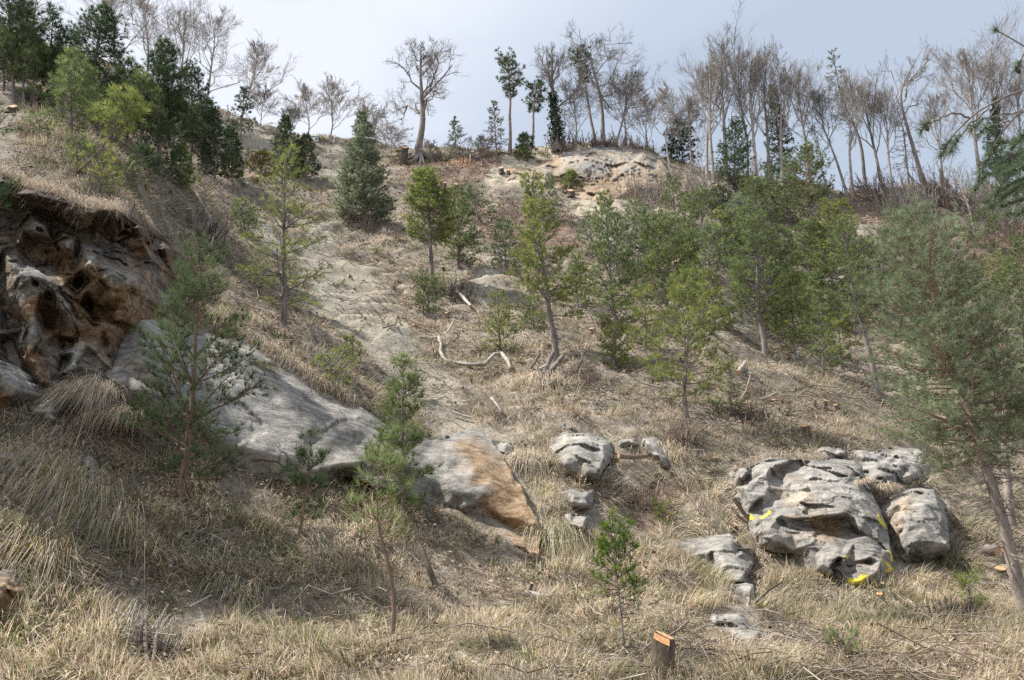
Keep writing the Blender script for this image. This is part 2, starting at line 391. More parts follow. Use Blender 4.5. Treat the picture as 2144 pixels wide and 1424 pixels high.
def gnormal(x, y, h=0.25):
    zx = (base_z(np.array([x+h]), np.array([y]))-base_z(np.array([x-h]), np.array([y])))[0]/(2*h)
    zy = (base_z(np.array([x]), np.array([y+h]))-base_z(np.array([x]), np.array([y-h])))[0]/(2*h)
    return unit(np.array([-zx, -zy, 1.0]))
def span(b, px, row):
    """vector from a foot point up to the spot of the view at the foot's own distance"""
    return pt(px, row, b[1]) - b
def m_per_px(b): return float(np.dot(b-CAM, [0, CP, SP]))/FPX
# ------------------------------------------------------------------ rocks: surveyed faces with their own depth and thickness
def rock_material():
    m, t, o = mat_new("sandstone")
    ps = pos(t); n1 = noise(t, 0.9, 6, 0.62, ps); n2 = noise(t, 5.5, 7, 0.68, ps)
    mp = nn(t, 'ShaderNodeMapping'); mp.inputs['Scale'].default_value = (.8, .8, 3.2); mp.inputs['Rotation'].default_value = (0, .3, 0); t.links.new(ps, mp.inputs[0])
    n3 = noise(t, 2.2, 7, 0.66, mp.outputs[0]); n4 = noise(t, 26, 4, 0.7, ps)
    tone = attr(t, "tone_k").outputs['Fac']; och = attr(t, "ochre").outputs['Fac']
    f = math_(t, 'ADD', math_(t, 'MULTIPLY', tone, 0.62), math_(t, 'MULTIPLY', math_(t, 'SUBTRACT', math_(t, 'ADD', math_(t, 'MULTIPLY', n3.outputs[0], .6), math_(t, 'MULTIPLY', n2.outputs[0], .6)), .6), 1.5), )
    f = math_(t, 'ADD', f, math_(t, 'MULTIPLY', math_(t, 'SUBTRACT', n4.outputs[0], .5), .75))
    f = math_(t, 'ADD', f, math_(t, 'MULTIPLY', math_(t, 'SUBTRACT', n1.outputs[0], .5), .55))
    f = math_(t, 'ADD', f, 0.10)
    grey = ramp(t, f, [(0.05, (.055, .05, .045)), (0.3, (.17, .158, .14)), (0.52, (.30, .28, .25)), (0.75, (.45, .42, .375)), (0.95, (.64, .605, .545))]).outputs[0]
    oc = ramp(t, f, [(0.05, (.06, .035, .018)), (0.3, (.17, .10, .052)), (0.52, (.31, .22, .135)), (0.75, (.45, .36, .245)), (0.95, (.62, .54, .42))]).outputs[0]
    fo = math_(t, 'MULTIPLY', math_(t, 'SUBTRACT', math_(t, 'ADD', och, math_(t, 'MULTIPLY', math_(t, 'SUBTRACT', n1.outputs[0], .5), 1.3)), .28), 2.2, True)
    c = mixc(t, fo, grey, oc)
    lich = ramp(t, n2.outputs[0], [(0.56, (0, 0, 0)), (0.74, (.5, .5, .5))]).outputs[0]
    c = mixc(t, lich, c, mixc(t, n1.outputs[0], (.16, .15, .13), (.55, .53, .49)))
    moss = ramp(t, noise(t, 3.1, 5, .6, ps).outputs[0], [(0.66, (0, 0, 0)), (0.85, (.3, .3, .3))]).outputs[0]
    c = mixc(t, moss, c, (.075, .07, .045))
    wv = nn(t, 'ShaderNodeVectorMath', operation='ADD'); nv = noise(t, 1.6, 4, .6, ps); sv = nn(t, 'ShaderNodeVectorMath', operation='SCALE'); sv.inputs['Scale'].default_value = .55
    t.links.new(nv.outputs['Color'], sv.inputs[0]); t.links.new(ps, wv.inputs[0]); t.links.new(sv.outputs[0], wv.inputs[1])
    def crack(scale, wdt):
        mpv = nn(t, 'ShaderNodeMapping'); mpv.inputs['Scale'].default_value = (1, 1, 1.7); t.links.new(wv.outputs[0], mpv.inputs[0])
        vo = nn(t, 'ShaderNodeTexVoronoi', feature='DISTANCE_TO_EDGE'); vo.inputs['Scale'].default_value = scale; t.links.new(mpv.outputs[0], vo.inputs['Vector'])
        return ramp(t, vo.outputs['Distance'], [(0.0, (1, 1, 1)), (wdt, (0, 0, 0))]).outputs[0]
    ck = math_(t, 'MULTIPLY', crack(.75, .022), ramp(t, n1.outputs[0], [(.45, (0, 0, 0)), (.6, (1, 1, 1))]).outputs[0])
    c = mixc(t, math_(t, 'MULTIPLY', ck, .75), c, (.045, .04, .033))
    pw = math_(t, 'MULTIPLY', math_(t, 'SUBTRACT', math_(t, 'ADD', attr(t, "paint").outputs['Fac'], math_(t, 'MULTIPLY', math_(t, 'SUBTRACT', n4.outputs[0], .5), 2.2)), .5), 3, True)
    c = mixc(t, math_(t, 'MULTIPLY', pw, .92), c, (.74, .58, .04))
    h = math_(t, 'ADD', math_(t, 'MULTIPLY', n2.outputs[0], .5), math_(t, 'ADD', math_(t, 'MULTIPLY', n3.outputs[0], .8), math_(t, 'MULTIPLY', n4.outputs[0], .28)))
    h = math_(t, 'SUBTRACT', h, math_(t, 'MULTIPLY', ck, .6))
    principled(t, o, c, 0.93, bump(t, h, 0.8, 0.05)); return m
ROCKM = rock_material()
ROCK_OUT = []
def rock(name, label, cat, outline, inner, step=4.0, thick=1.5, edge=(-0.12, .5, .15), rough=0.05, soft=5, paint=(), strata=0.03, group=None, warp=5.0, Yabs=None, seed=0, gain=1.0, dark=0.0, fac=.32, cell=.6, lift=0.0, ochre_add=0.0):
    """outline and inner points: (column, row[, proud-of-ground metres, tone, ochre])"""
    pts = [tuple(p) if len(p) > 2 else (*p, *edge) for p in outline] + [tuple(p) for p in inner]
    pts = [(*p, *([.5, .15][len(p)-3:])) if len(p) < 5 else p for p in pts]
    C = np.array(pts, float); no_ = len(outline)
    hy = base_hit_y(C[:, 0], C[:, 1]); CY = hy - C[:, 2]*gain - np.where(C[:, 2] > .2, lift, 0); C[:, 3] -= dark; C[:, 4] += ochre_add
    if Yabs is not None: CY = Yabs - C[:, 2]
    ol = [(float(p[0]), float(p[1])) for p in outline]
    v2, _, f2, ov, _, _ = geometry.delaunay_2d_cdt([Vector(p[:2]) for p in pts], [], [list(range(no_))], 1, 1e-4)
    src = [o[0] if len(o) else 0 for o in ov]
    LV = np.array([[v.x, v.y] for v in v2]); LA = np.stack([CY[src], C[src, 3], C[src, 4]], -1); LT = np.array(f2)
    # fine points: dense outline with wobble, and a jittered grid inside
    rng = np.random.default_rng(int(abs(C[:, 0].sum())) + seed)
    den = []
    for k in range(no_):
        a = np.array(ol[k]); b = np.array(ol[(k+1) % no_]); n = max(1, int(np.linalg.norm(b-a)/step))
        for j in range(n): den.append(a+(b-a)*j/n)
    den = np.array(den); d3 = np.concatenate([den*0.05, np.zeros((len(den), 1))], 1)
    den0 = den.copy(); den = den + np.stack([fbm(d3, 3, 5), fbm(d3+9, 3, 6)], -1)*warp*0.55
    x0, y0 = den.min(0); x1, y1 = den.max(0)
    gx, gy = np.meshgrid(np.arange(x0, x1, step), np.arange(y0, y1, step)); g = np.stack([gx.ravel(), gy.ravel()], -1); g += rng.uniform(-.3, .3, g.shape)*step
    g = g[inpoly(g[:, 0], g[:, 1], [tuple(p) for p in den])]
    dm = np.full(len(g), 1e9)
    for i in range(0, len(g), 2000): dm[i:i+2000] = np.min(np.linalg.norm(g[i:i+2000, None]-den[None], axis=-1), 1)
    g = g[dm > step*0.7]
    allp = [Vector(p) for p in den] + [Vector(p) for p in g]
    fv, _, ff, _, _, _ = geometry.delaunay_2d_cdt(allp, [], [list(range(len(den)))], 1, 1e-5)
    X = np.array([[v.x, v.y] for v in fv]); T = np.array([f for f in ff if len(f) == 3])
    edges = {}
    for tri in T:
        for a, b in ((tri[0], tri[1]), (tri[1], tri[2]), (tri[2], tri[0])):
            edges[(a, b)] = 1
    bnd = [(a, b) for (a, b) in edges if (b, a) not in edges]
    def interp(Q):
        R = np.zeros((len(Q), 3)); best = np.full(len(Q), -1e9)
        for a, b, c in LT:
            p, q, r = LV[a], LV[b], LV[c]; den_ = (q[1]-r[1])*(p[0]-r[0])+(r[0]-q[0])*(p[1]-r[1])
            if abs(den_) < 1e-9: continue
            w0 = ((q[1]-r[1])*(Q[:, 0]-r[0])+(r[0]-q[0])*(Q[:, 1]-r[1]))/den_; w1 = ((r[1]-p[1])*(Q[:, 0]-r[0])+(p[0]-r[0])*(Q[:, 1]-r[1]))/den_; w2 = 1-w0-w1
            mn = np.minimum(np.minimum(w0, w1), w2); u = mn > best
            w = np.clip(np.stack([w0, w1, w2], -1), 0, 1); w /= w.sum(-1, keepdims=True)
            R[u] = (w[:, :1]*LA[a] + w[:, 1:2]*LA[b] + w[:, 2:]*LA[c])[u]; best[u] = mn[u]
        return R
    acc = 0; w3 = np.concatenate([X*0.018, np.zeros((len(X), 1))], 1)
    wob = np.stack([fbm(w3, 2, 21), fbm(w3+31, 2, 22)], -1)*warp
    for ox, oy in ((0, 0), (1, .3), (-1, -.3), (.3, -1), (-.3, 1)): acc = acc + interp(X + wob + np.array([ox, oy])*soft)
    acc /= 5
    Pw = CAM + ray(X[:, 0], X[:, 1])*acc[:, :1]
    # carved detail: broad hollows, bedding ledges, grain
    Pq = Pw + .1*np.stack([fbm(Pw*2, 2, 51), fbm(Pw*2, 2, 52), fbm(Pw*2, 2, 53)], -1); jit = np.array([[1, .3, 0], [-1, -.3, .2], [.2, 1, -.8], [-.2, -1, .8], [0, 0, 1], [0, 0, -1]])
    fbig = sum(facets(Pq+j_*.022, cell, 80+seed) for j_ in jit)/6; fsm = sum(facets(Pq+3.3+j_*.014, cell*.36, 90+seed) for j_ in jit)/6
    n = fbm(Pw*1.1, 4, 60+seed)*rough*.8 + fbm(Pw*5, 3, 61)*rough*0.3 + fac*(fbig + .45*fsm)
    cr_ = np.abs(fbm(Pw*np.array([.9, .9, 1.3])+7, 3, 63+seed)); n = n + np.where(cr_ < .03, (0.03-cr_)*rough*25, 0)
    ph = Pw[:, 2]*2.6 + Pw[:, 0]*0.35 + 0.9*fbm(Pw*0.7, 2, 62); sw = ph-np.floor(ph); sw = np.where(sw < .72, sw/.72, (1-sw)/.28); n = n + strata*(sw**2*1.6-.5)*np.clip(fbm(Pw*.6+4, 2, 66)*2+.6, 0, 1)
    isb = np.zeros(len(X), bool)
    for a, b in bnd: isb[a] = isb[b] = True
    n[isb] *= 0.5
    Pw = Pw + ray(X[:, 0], X[:, 1])*n[:, None]
    fwd = np.array([0, 1.0, 0.25])
    Bk = Pw + unit(ray(X[:, 0], X[:, 1]))*0.15 + fwd*thick
    m = len(X); V = np.concatenate([Pw, Bk])
    # front faces towards the viewer
    v = Pw[T]; nz = np.cross(v[:, 1]-v[:, 0], v[:, 2]-v[:, 0]); flip = (nz*(Pw[T].mean(1)-CAM)).sum(-1) > 0
    if flip.mean() > .5: T = T[:, ::-1]; bnd = [(b, a) for a, b in bnd]
    bq = np.array([[b, a, a+m, b+m] for a, b in bnd])
    pa = np.zeros(m); jx = X + np.stack([fbm(Pw*4, 2, 71), fbm(Pw*4+5, 2, 72)], -1)*1.3
    for q in paint: pa = np.maximum(pa, inpoly(jx[:, 0], jx[:, 1], q)*1.0)
    at = {"tone_k": np.tile(acc[:, 1], 2), "ochre": np.tile(acc[:, 2], 2), "paint": np.concatenate([pa, pa*0])}
    me = mesh_np(name, V, [T, T[:, ::-1]+m, bq], at, False)
    o = link(name, me, ROCKM); ROCK_OUT.append([tuple(p) for p in den])
    return tag(o, label, cat, group)

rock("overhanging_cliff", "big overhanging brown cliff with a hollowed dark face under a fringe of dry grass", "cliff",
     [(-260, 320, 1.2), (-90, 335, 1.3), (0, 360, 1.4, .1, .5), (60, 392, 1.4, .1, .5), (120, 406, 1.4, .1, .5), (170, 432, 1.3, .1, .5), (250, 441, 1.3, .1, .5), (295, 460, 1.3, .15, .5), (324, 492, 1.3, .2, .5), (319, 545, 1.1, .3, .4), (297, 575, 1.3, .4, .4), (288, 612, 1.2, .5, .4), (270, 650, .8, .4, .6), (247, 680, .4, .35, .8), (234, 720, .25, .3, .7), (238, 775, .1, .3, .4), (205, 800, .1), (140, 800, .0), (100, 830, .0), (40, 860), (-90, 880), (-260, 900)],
     [(-200, 360, 2.2), (-90, 358, 2.0, .15, .3), (0, 378, 1.85, .15, .4), (60, 408, 1.8, .12, .4), (120, 420, 1.75, .12, .4), (175, 446, 1.7, .12, .4), (250, 456, 1.6, .15, .4), (292, 474, 1.5, .15, .4), (-200, 600, 2.2), (-200, 800, 1.5), (-150, 480, 1.5), (-40, 410, .9, .3, .4), (0, 404, .8, .3, .4), (60, 436, .6, .25, .4), (120, 446, .4, .25, .5), (200, 470, .3, .3, .5), (262, 482, .6, .4, .5), (305, 515, 1.2, .4, .7), (290, 545, .6, .35, .5), (240, 500, .3, .38, .35), (180, 480, .0, .36, .3), (110, 465, .0, .38, .3), (20, 470, .25, .3, .3), (-40, 470, .3, .3, .4),  # unseen left end bulges forward, shaped to block side light from the face
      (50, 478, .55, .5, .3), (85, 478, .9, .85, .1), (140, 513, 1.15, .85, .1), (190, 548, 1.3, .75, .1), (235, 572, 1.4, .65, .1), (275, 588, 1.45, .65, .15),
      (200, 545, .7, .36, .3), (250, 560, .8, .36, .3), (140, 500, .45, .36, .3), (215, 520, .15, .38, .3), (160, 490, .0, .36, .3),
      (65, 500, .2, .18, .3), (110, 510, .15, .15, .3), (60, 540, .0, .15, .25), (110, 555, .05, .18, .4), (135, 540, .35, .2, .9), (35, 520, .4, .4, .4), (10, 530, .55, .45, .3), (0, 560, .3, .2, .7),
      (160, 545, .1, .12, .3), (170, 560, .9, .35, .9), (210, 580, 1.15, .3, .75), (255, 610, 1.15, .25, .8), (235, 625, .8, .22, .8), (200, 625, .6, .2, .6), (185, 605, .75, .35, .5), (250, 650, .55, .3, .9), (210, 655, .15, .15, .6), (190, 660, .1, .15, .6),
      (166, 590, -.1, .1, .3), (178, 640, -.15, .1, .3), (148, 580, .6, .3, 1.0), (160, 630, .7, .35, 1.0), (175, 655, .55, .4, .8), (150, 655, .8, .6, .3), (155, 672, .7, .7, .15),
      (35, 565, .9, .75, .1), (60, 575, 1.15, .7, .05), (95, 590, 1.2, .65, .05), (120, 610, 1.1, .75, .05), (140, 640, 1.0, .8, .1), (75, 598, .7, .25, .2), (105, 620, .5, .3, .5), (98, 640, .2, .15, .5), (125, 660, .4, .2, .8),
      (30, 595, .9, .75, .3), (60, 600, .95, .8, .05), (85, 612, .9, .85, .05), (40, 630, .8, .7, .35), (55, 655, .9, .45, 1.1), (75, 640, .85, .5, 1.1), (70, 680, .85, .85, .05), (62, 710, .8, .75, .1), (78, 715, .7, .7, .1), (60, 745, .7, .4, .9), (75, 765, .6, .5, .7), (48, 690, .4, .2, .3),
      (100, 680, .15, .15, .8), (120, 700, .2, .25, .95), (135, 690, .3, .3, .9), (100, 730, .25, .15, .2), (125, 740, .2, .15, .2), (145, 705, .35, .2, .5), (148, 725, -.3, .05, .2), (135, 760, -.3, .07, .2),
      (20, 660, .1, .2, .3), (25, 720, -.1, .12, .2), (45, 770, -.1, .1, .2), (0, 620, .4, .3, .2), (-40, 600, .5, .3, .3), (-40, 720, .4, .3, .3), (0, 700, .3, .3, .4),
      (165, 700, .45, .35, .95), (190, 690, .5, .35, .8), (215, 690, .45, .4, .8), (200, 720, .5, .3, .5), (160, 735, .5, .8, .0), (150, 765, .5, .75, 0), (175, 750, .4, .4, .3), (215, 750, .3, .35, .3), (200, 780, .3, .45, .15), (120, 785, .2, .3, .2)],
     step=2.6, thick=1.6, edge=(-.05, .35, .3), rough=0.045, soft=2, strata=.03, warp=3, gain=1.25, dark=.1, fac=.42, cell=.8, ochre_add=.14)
rock("grey_rock_slab", "long smooth grey rock slab sloping down rightward below the dry bank, rusty at its end", "rock slab",
     [(255, 690), (275, 658, .1, .75, .4), (300, 650, .1, .8, .4), (350, 668, .1, .8, .3), (420, 690), (500, 713), (545, 722), (600, 758), (660, 800), (720, 828), (760, 858, .3, .5, .1), (800, 888, .3, .5, .1), (850, 912, .3, .55, .1), (910, 922, .22), (960, 903), (1010, 905), (1045, 940), (1075, 990, .22, .55, .8), (1100, 1040, .22, .55, .9), (1130, 1095, .25, .55, .9), (1136, 1112, .25, .55, .9), (1124, 1174, .22, .55, .9), (1080, 1137, .21, .5, .7), (1000, 1108), (940, 1078), (900, 1058), (840, 1032, .25, .5, .1), (770, 1010, .25, .5, .1), (715, 997), (690, 1018), (640, 1022), (560, 1002), (500, 988), (440, 962), (380, 950), (320, 930), (285, 890), (240, 840), (205, 795), (225, 750), (240, 715)],
     [(300, 680, .35, .8, .25), (350, 700, .45, .78, .1), (300, 720, .4, .4, .3), (270, 760, .35, .3, .45), (250, 800, .3, .4, .2), (235, 808, .75, .5, .1), (290, 822, .8, .55, .1), (340, 838, .65, .5, .1), (295, 842, .35, .25, .3), (340, 800, .4, .35, .4), (400, 730, .45, .6, .05), (450, 740, .5, .7, .02), (520, 745, .5, .75, .05), (400, 800, .45, .5, .05), (470, 820, .5, .6, 0), (560, 790, .5, .6, 0), (620, 830, .5, .5, 0), (680, 870, .55, .42, 0), (740, 890, .55, .42, 0), (540, 850, .55, .7, .05), (600, 900, .55, .62, 0), (660, 930, .5, .5, 0), (720, 940, .6, .55, 0), (780, 930, .6, .6, .05), (360, 880, .35, .4, .2), (440, 900, .45, .6, .1), (520, 940, .5, .68, .2), (600, 965, .5, .55, .05), (660, 985, .45, .5, .1), (730, 968, .75, .7, .05), (725, 985, .2, .2, .1), (780, 975, .6, .5, .05),
      (840, 950, .7, .62, .05), (880, 985, .65, .6, .1), (930, 1000, .6, .42, .1), (960, 945, .45, .62, .75), (940, 930, .4, .8, .3), (985, 960, .45, .6, .9), (1000, 1000, .42, .45, 1), (985, 985, .6, .8, .2), (1000, 1020, .65, .85, .25), (960, 1025, .65, .4, .3), (1020, 1050, .5, .45, .9), (980, 1060, .3, .35, .4), (1040, 990, .4, .6, 1), (1060, 1030, .4, .55, 1), (1050, 1080, .3, .5, .9), (1090, 1095, .35, .5, 1), (1118, 1100, .4, .5, .95), (1100, 1122, .15, .55, 1.0), (1060, 1105, .12, .55, .9), (1095, 1150, .2, .6, .9), (1030, 1100, .12, .45, .6)],
     step=4.0, thick=1.3, edge=(-.02, .5, .25), rough=.016, soft=8, strata=.01, warp=8, fac=.07, cell=1.6, lift=.45)
YEL = [[(1567, 1086), (1572, 1077), (1580, 1085), (1576, 1091)], [(1585, 1086), (1606, 1075), (1606, 1066), (1615, 1072), (1606, 1081), (1595, 1087)],
       [(1832, 1070), (1838, 1076), (1848, 1090), (1858, 1107), (1852, 1107), (1840, 1092)], [(1765, 1172), (1773, 1162), (1783, 1161), (1775, 1168)],
       [(1764, 1218), (1780, 1209), (1795, 1212), (1803, 1202), (1819, 1203), (1818, 1211), (1808, 1213), (1815, 1221), (1801, 1229), (1807, 1234), (1797, 1237), (1784, 1226)],
       [(1842, 1168), (1860, 1179), (1872, 1194), (1864, 1199), (1858, 1186)], [(1860, 1148), (1867, 1160), (1873, 1178), (1865, 1173)], [(1729, 1199), (1736, 1199), (1736, 1206), (1728, 1205)], [(1736, 1208), (1746, 1209), (1744, 1215), (1736, 1213)], [(1850, 1194), (1866, 1192), (1866, 1200), (1852, 1199)]]
rock("rock_outcrop", "largest pale grey block with yellow paint marks and a dark scooped hollow", "rock",
     [(1527, 992, .1), (1545, 982, .5), (1575, 975, .6), (1600, 966, .7), (1612, 958, .8), (1660, 962, .8), (1700, 962, .8), (1745, 960, .9), (1790, 964, .9), (1806, 978, .9), (1815, 1010, .8, .7, .1), (1832, 1045, .8, .7, .1), (1846, 1075, .8, .6, .1), (1858, 1105, .8, .5, .1), (1864, 1140, .9), (1872, 1180, .8), (1872, 1196, .5), (1838, 1224, .4), (1800, 1237, .2), (1770, 1222, .3), (1700, 1197, .3), (1662, 1162, .2), (1620, 1156, .2), (1590, 1142, .3), (1570, 1110, .3), (1550, 1060, .3), (1538, 1020, .2)],
     [(1546, 1000, .75, .4, .3), (1552, 1040, .3, .35, .1), (1565, 1075, .5, .5, .1), (1556, 1010, .4, .25, .2), (1551, 998, 1.2, .7, .1), (1566, 1045, 1.15, .6, .15), (1573, 1052, 1.15, .6, .15), (1558, 1020, 1.2, .75, .0), (1606, 990, 1.2, .65, .2), (1612, 1022, 1.15, .6, .2), (1600, 1040, 1.2, .55, .15), (1580, 1055, .7, .5, .1), (1615, 1048, .8, .55, .1), (1600, 1065, .85, .6, .1), (1618, 1000, .5, .45, .3), (1616, 975, .9, .5, .2), (1640, 970, .95, .45, .3), (1640, 985, .35, .4, .5), (1670, 985, .45, .55, .2), (1640, 1015, .5, .5, .2), (1660, 1005, .95, .7, .5), (1640, 1025, 1.0, .65, .6), (1680, 1030, 1.1, .7, .4), (1650, 1040, .95, .5, .3),
      (1700, 985, 1.1, .6, .15), (1750, 972, 1.15, .6, .05), (1790, 978, 1.15, .55, .05), (1800, 990, 1.05, .45, .05), (1700, 1010, 1.2, .75, .35), (1750, 990, 1.2, .85, .05), (1760, 1020, 1.35, .85, .05), (1800, 1035, 1.35, .8, .05), (1780, 1055, 1.5, .6, .05), (1825, 1075, 1.3, .7, .0), (1790, 1085, 1.55, .65, 0), (1838, 1100, 1.35, .55, .0), (1720, 1050, 1.35, .5, .15), (1690, 1060, 1.3, .55, .25), (1660, 1070, 1.35, .6, .3), (1636, 1078, 1.25, .6, .3), (1665, 1086, 1.35, .45, .45), (1700, 1082, 1.45, .45, .4), (1735, 1078, 1.6, .45, .3), (1770, 1074, 1.65, .5, .1), (1800, 1100, 1.5, .55, 0), (1820, 1125, 1.3, .45, 0), (1840, 1140, 1.25, .45, .05),
      (1640, 1097, .9, .45, .15), (1670, 1100, .85, .45, .2), (1705, 1096, .85, .4, .6), (1740, 1093, .85, .38, .7), (1772, 1092, .95, .33, .4), (1800, 1118, .95, .3, .1), (1740, 1118, .88, .42, .7), (1775, 1128, .95, .35, .3), (1700, 1122, .95, .5, .35), (1660, 1120, .95, .5, .25), (1640, 1140, .85, .5, .1), (1690, 1145, 1.0, .5, .05), (1720, 1152, 1.15, .5, .05), (1750, 1140, 1.25, .45, .05), (1790, 1134, 1.3, .5, .05), (1830, 1142, 1.35, .5, .05), (1700, 1165, .9, .4, .2), (1720, 1162, 1.2, .6, .3), (1630, 1148, .35, .2, .1), (1660, 1152, .6, .35, .1),
      (1600, 1090, 1.0, .6, .05), (1627, 1085, 1.15, .6, .1), (1590, 1115, .95, .45, .2), (1630, 1115, 1.05, .5, .1), (1612, 1108, 1.15, .55, .2), (1600, 1138, .8, .45, .05), (1632, 1135, .95, .5, .05),
      (1720, 1185, 1.0, .55, .25), (1760, 1165, 1.4, .5, .2), (1830, 1160, 1.5, .45, .05), (1770, 1172, 1.45, .45, .1), (1825, 1168, 1.4, .45, .1), (1780, 1178, 1.1, .35, .4), (1820, 1178, 1.05, .35, .3), (1800, 1195, 1.2, .4, .3), (1760, 1195, 1.15, .5, .3), (1845, 1178, 1.4, .5, .05), (1835, 1200, 1.2, .45, .05), (1805, 1215, 1.0, .5, .1), (1780, 1218, .8, .5, .2)],
     step=2.2, thick=1.5, rough=.022, soft=1.1, strata=.022, paint=YEL, warp=2, gain=1.15, fac=.32, cell=.85)
rock("boulder", "separate grey square boulder right of the yellow-marked block with a dark overhanging base", "boulder",
     [(1866, 1048, .3), (1880, 1036, .5), (1930, 1022, .5), (1955, 1026, .6), (1980, 1055, .5), (1985, 1100, .6), (1989, 1150, .8, .5, .1), (1965, 1166, .5, .3, .1), (1935, 1178, .2, .2, .1), (1898, 1172, .3, .25, .1), (1880, 1150, .4, .3, .3), (1869, 1110, .4, .35, .4), (1848, 1075, .4, .5, .2)],
     [(1872, 1066, .9, .6, .4), (1890, 1050, 1.1, .7, .5), (1905, 1095, 1.35, .65, .3), (1900, 1045, 1.15, .75, .6), (1930, 1060, 1.3, .6, .1), (1960, 1055, 1.2, .65, .05), (1972, 1080, 1.25, .7, .05), (1930, 1100, 1.45, .6, .05), (1965, 1120, 1.4, .5, .05), (1920, 1130, 1.4, .5, .1), (1900, 1115, 1.15, .6, .1), (1885, 1100, .8, .4, .5), (1885, 1130, .7, .35, .4), (1905, 1138, 1.2, .45, .3), (1950, 1132, 1.5, .55, .1), (1983, 1138, 1.4, .55, .05), (1905, 1155, .8, .3, .3), (1950, 1155, 1.0, .3, .2), (1925, 1168, .5, .2, .1)],
     step=2.3, thick=1.3, rough=.02, soft=1.2, strata=.02, warp=3, gain=1.1)
rock("rock_ledge", "pale broken ledge behind the pine boughs above the square boulder", "rock",
     [(1776, 944), (1800, 940, .2, .7, .1), (1832, 945, .2), (1870, 938), (1915, 930), (1950, 936), (1955, 980), (1930, 1008), (1880, 1018), (1850, 1026), (1825, 1024), (1808, 1000), (1798, 970)],
     [(1800, 950, .5, .8, .1), (1830, 955, .55, .8, .3), (1815, 970, .4, .6, .3), (1840, 975, .6, .65, .1), (1880, 950, .5, .7, .1), (1925, 950, .55, .8, .05), (1900, 975, .5, .6, .1), (1930, 985, .45, .7, .2), (1860, 1000, .55, .6, .05), (1910, 1000, .4, .7, .6), (1835, 1010, .5, .55, .05)],
     step=3, thick=1.2, rough=.04, soft=3, strata=.05)
rock("cap_rock", "small pale cap rock lying on top of the largest yellow-marked block", "rock",
     [(1706, 950, .1), (1712, 940, .3), (1728, 935, .4), (1752, 938, .4), (1773, 945, .5), (1774, 955, .4, .4), (1750, 958, .3, .3), (1742, 964, .3), (1725, 963, .2), (1708, 958, .1)], [(1725, 943, .7, .8, .05), (1755, 944, .75, .85, .05), (1766, 950, .7, .6, .05), (1728, 955, .45, .5, .1), (1750, 952, .65, .5, .05)], step=2, thick=.8, rough=.02, soft=2, warp=3)
rock("rock_slab", "flat grey slab standing left of the yellow-marked block below cut roots", "rock slab",
     [(1408, 1140), (1440, 1126), (1480, 1122), (1530, 1117, .2), (1541, 1130, .3), (1548, 1152, .3), (1577, 1148, .2, .5, .2), (1577, 1180, .2, .3, .1), (1570, 1205, .1, .3, .1), (1562, 1228), (1525, 1222), (1510, 1212), (1480, 1182), (1440, 1165)],
     [(1450, 1142, .4, .55, .3), (1500, 1135, .6, .55, .25), (1530, 1135, .7, .6, .15), (1500, 1165, .65, .65, .1), (1540, 1165, .75, .6, .1), (1555, 1155, .75, .55, .2), (1560, 1195, .7, .5, .1), (1566, 1165, .3, .3, .3), (1525, 1195, .6, .55, .1), (1550, 1218, .5, .5, .05), (1480, 1160, .5, .65, .2)], step=2.6, thick=1.2, rough=.03, soft=2.5, strata=.03)
rock("broken_rock", "narrow broken white stone hanging under the point of the flat grey slab", "rock",
     [(1513, 1226), (1530, 1222, .3), (1545, 1228, .3), (1562, 1221, .3), (1579, 1226, .4), (1580, 1245, .4), (1575, 1262, .3), (1580, 1285, .2), (1576, 1301), (1560, 1285), (1545, 1262, .1), (1530, 1240)],
     [(1555, 1232, .7, .8, .05), (1572, 1232, .75, .85, .05), (1550, 1245, .35, .4, .1), (1570, 1250, .6, .6, .1), (1562, 1270, .4, .8, .2), (1530, 1232, .4, .5, .1)], step=2, thick=.9, rough=.025, soft=1.5, warp=3)
rock("low_rock", "low weathered grey rock in two steps in the grass left of the yellow-painted corner", "rock",
     [(1462, 1305), (1475, 1290), (1500, 1276), (1540, 1270), (1562, 1278), (1590, 1312), (1606, 1325), (1612, 1350), (1580, 1366), (1530, 1354), (1505, 1338), (1490, 1322)],
     [(1500, 1292, .4, .65, .15), (1540, 1288, .45, .65, .1), (1560, 1305, .35, .45, .2), (1520, 1315, .3, .45, .3), (1590, 1322, .5, .6, .1), (1560, 1320, .5, .6, .1), (1570, 1340, .5, .5, .05), (1535, 1342, .45, .5, .1)], step=2.6, thick=1.0, rough=.03, soft=2.5, strata=.05)
rock("middle_outcrop", "rounded pale grey outcrop in the middle of the slope below the dark flat stone", "rock",
     [(1156, 918), (1180, 905, .1), (1220, 905, .2), (1256, 912, .2), (1282, 925, .2), (1285, 960, .2), (1262, 985, .3), (1252, 1004, .3, .4, .1), (1215, 1002, .2), (1180, 990), (1165, 965), (1152, 940)],
     [(1190, 920, .5, .8, .4), (1230, 925, .65, .75, .1), (1262, 932, .6, .75, .05), (1245, 950, .48, .4, .1), (1265, 960, .6, .6, .05), (1200, 950, .6, .6, .05), (1185, 970, .45, .55, .3), (1230, 985, .65, .5, .05), (1250, 990, .7, .5, .05), (1220, 965, .55, .6, .05)], step=2.6, thick=1.2, rough=.02, soft=2, strata=.03, lift=.38)
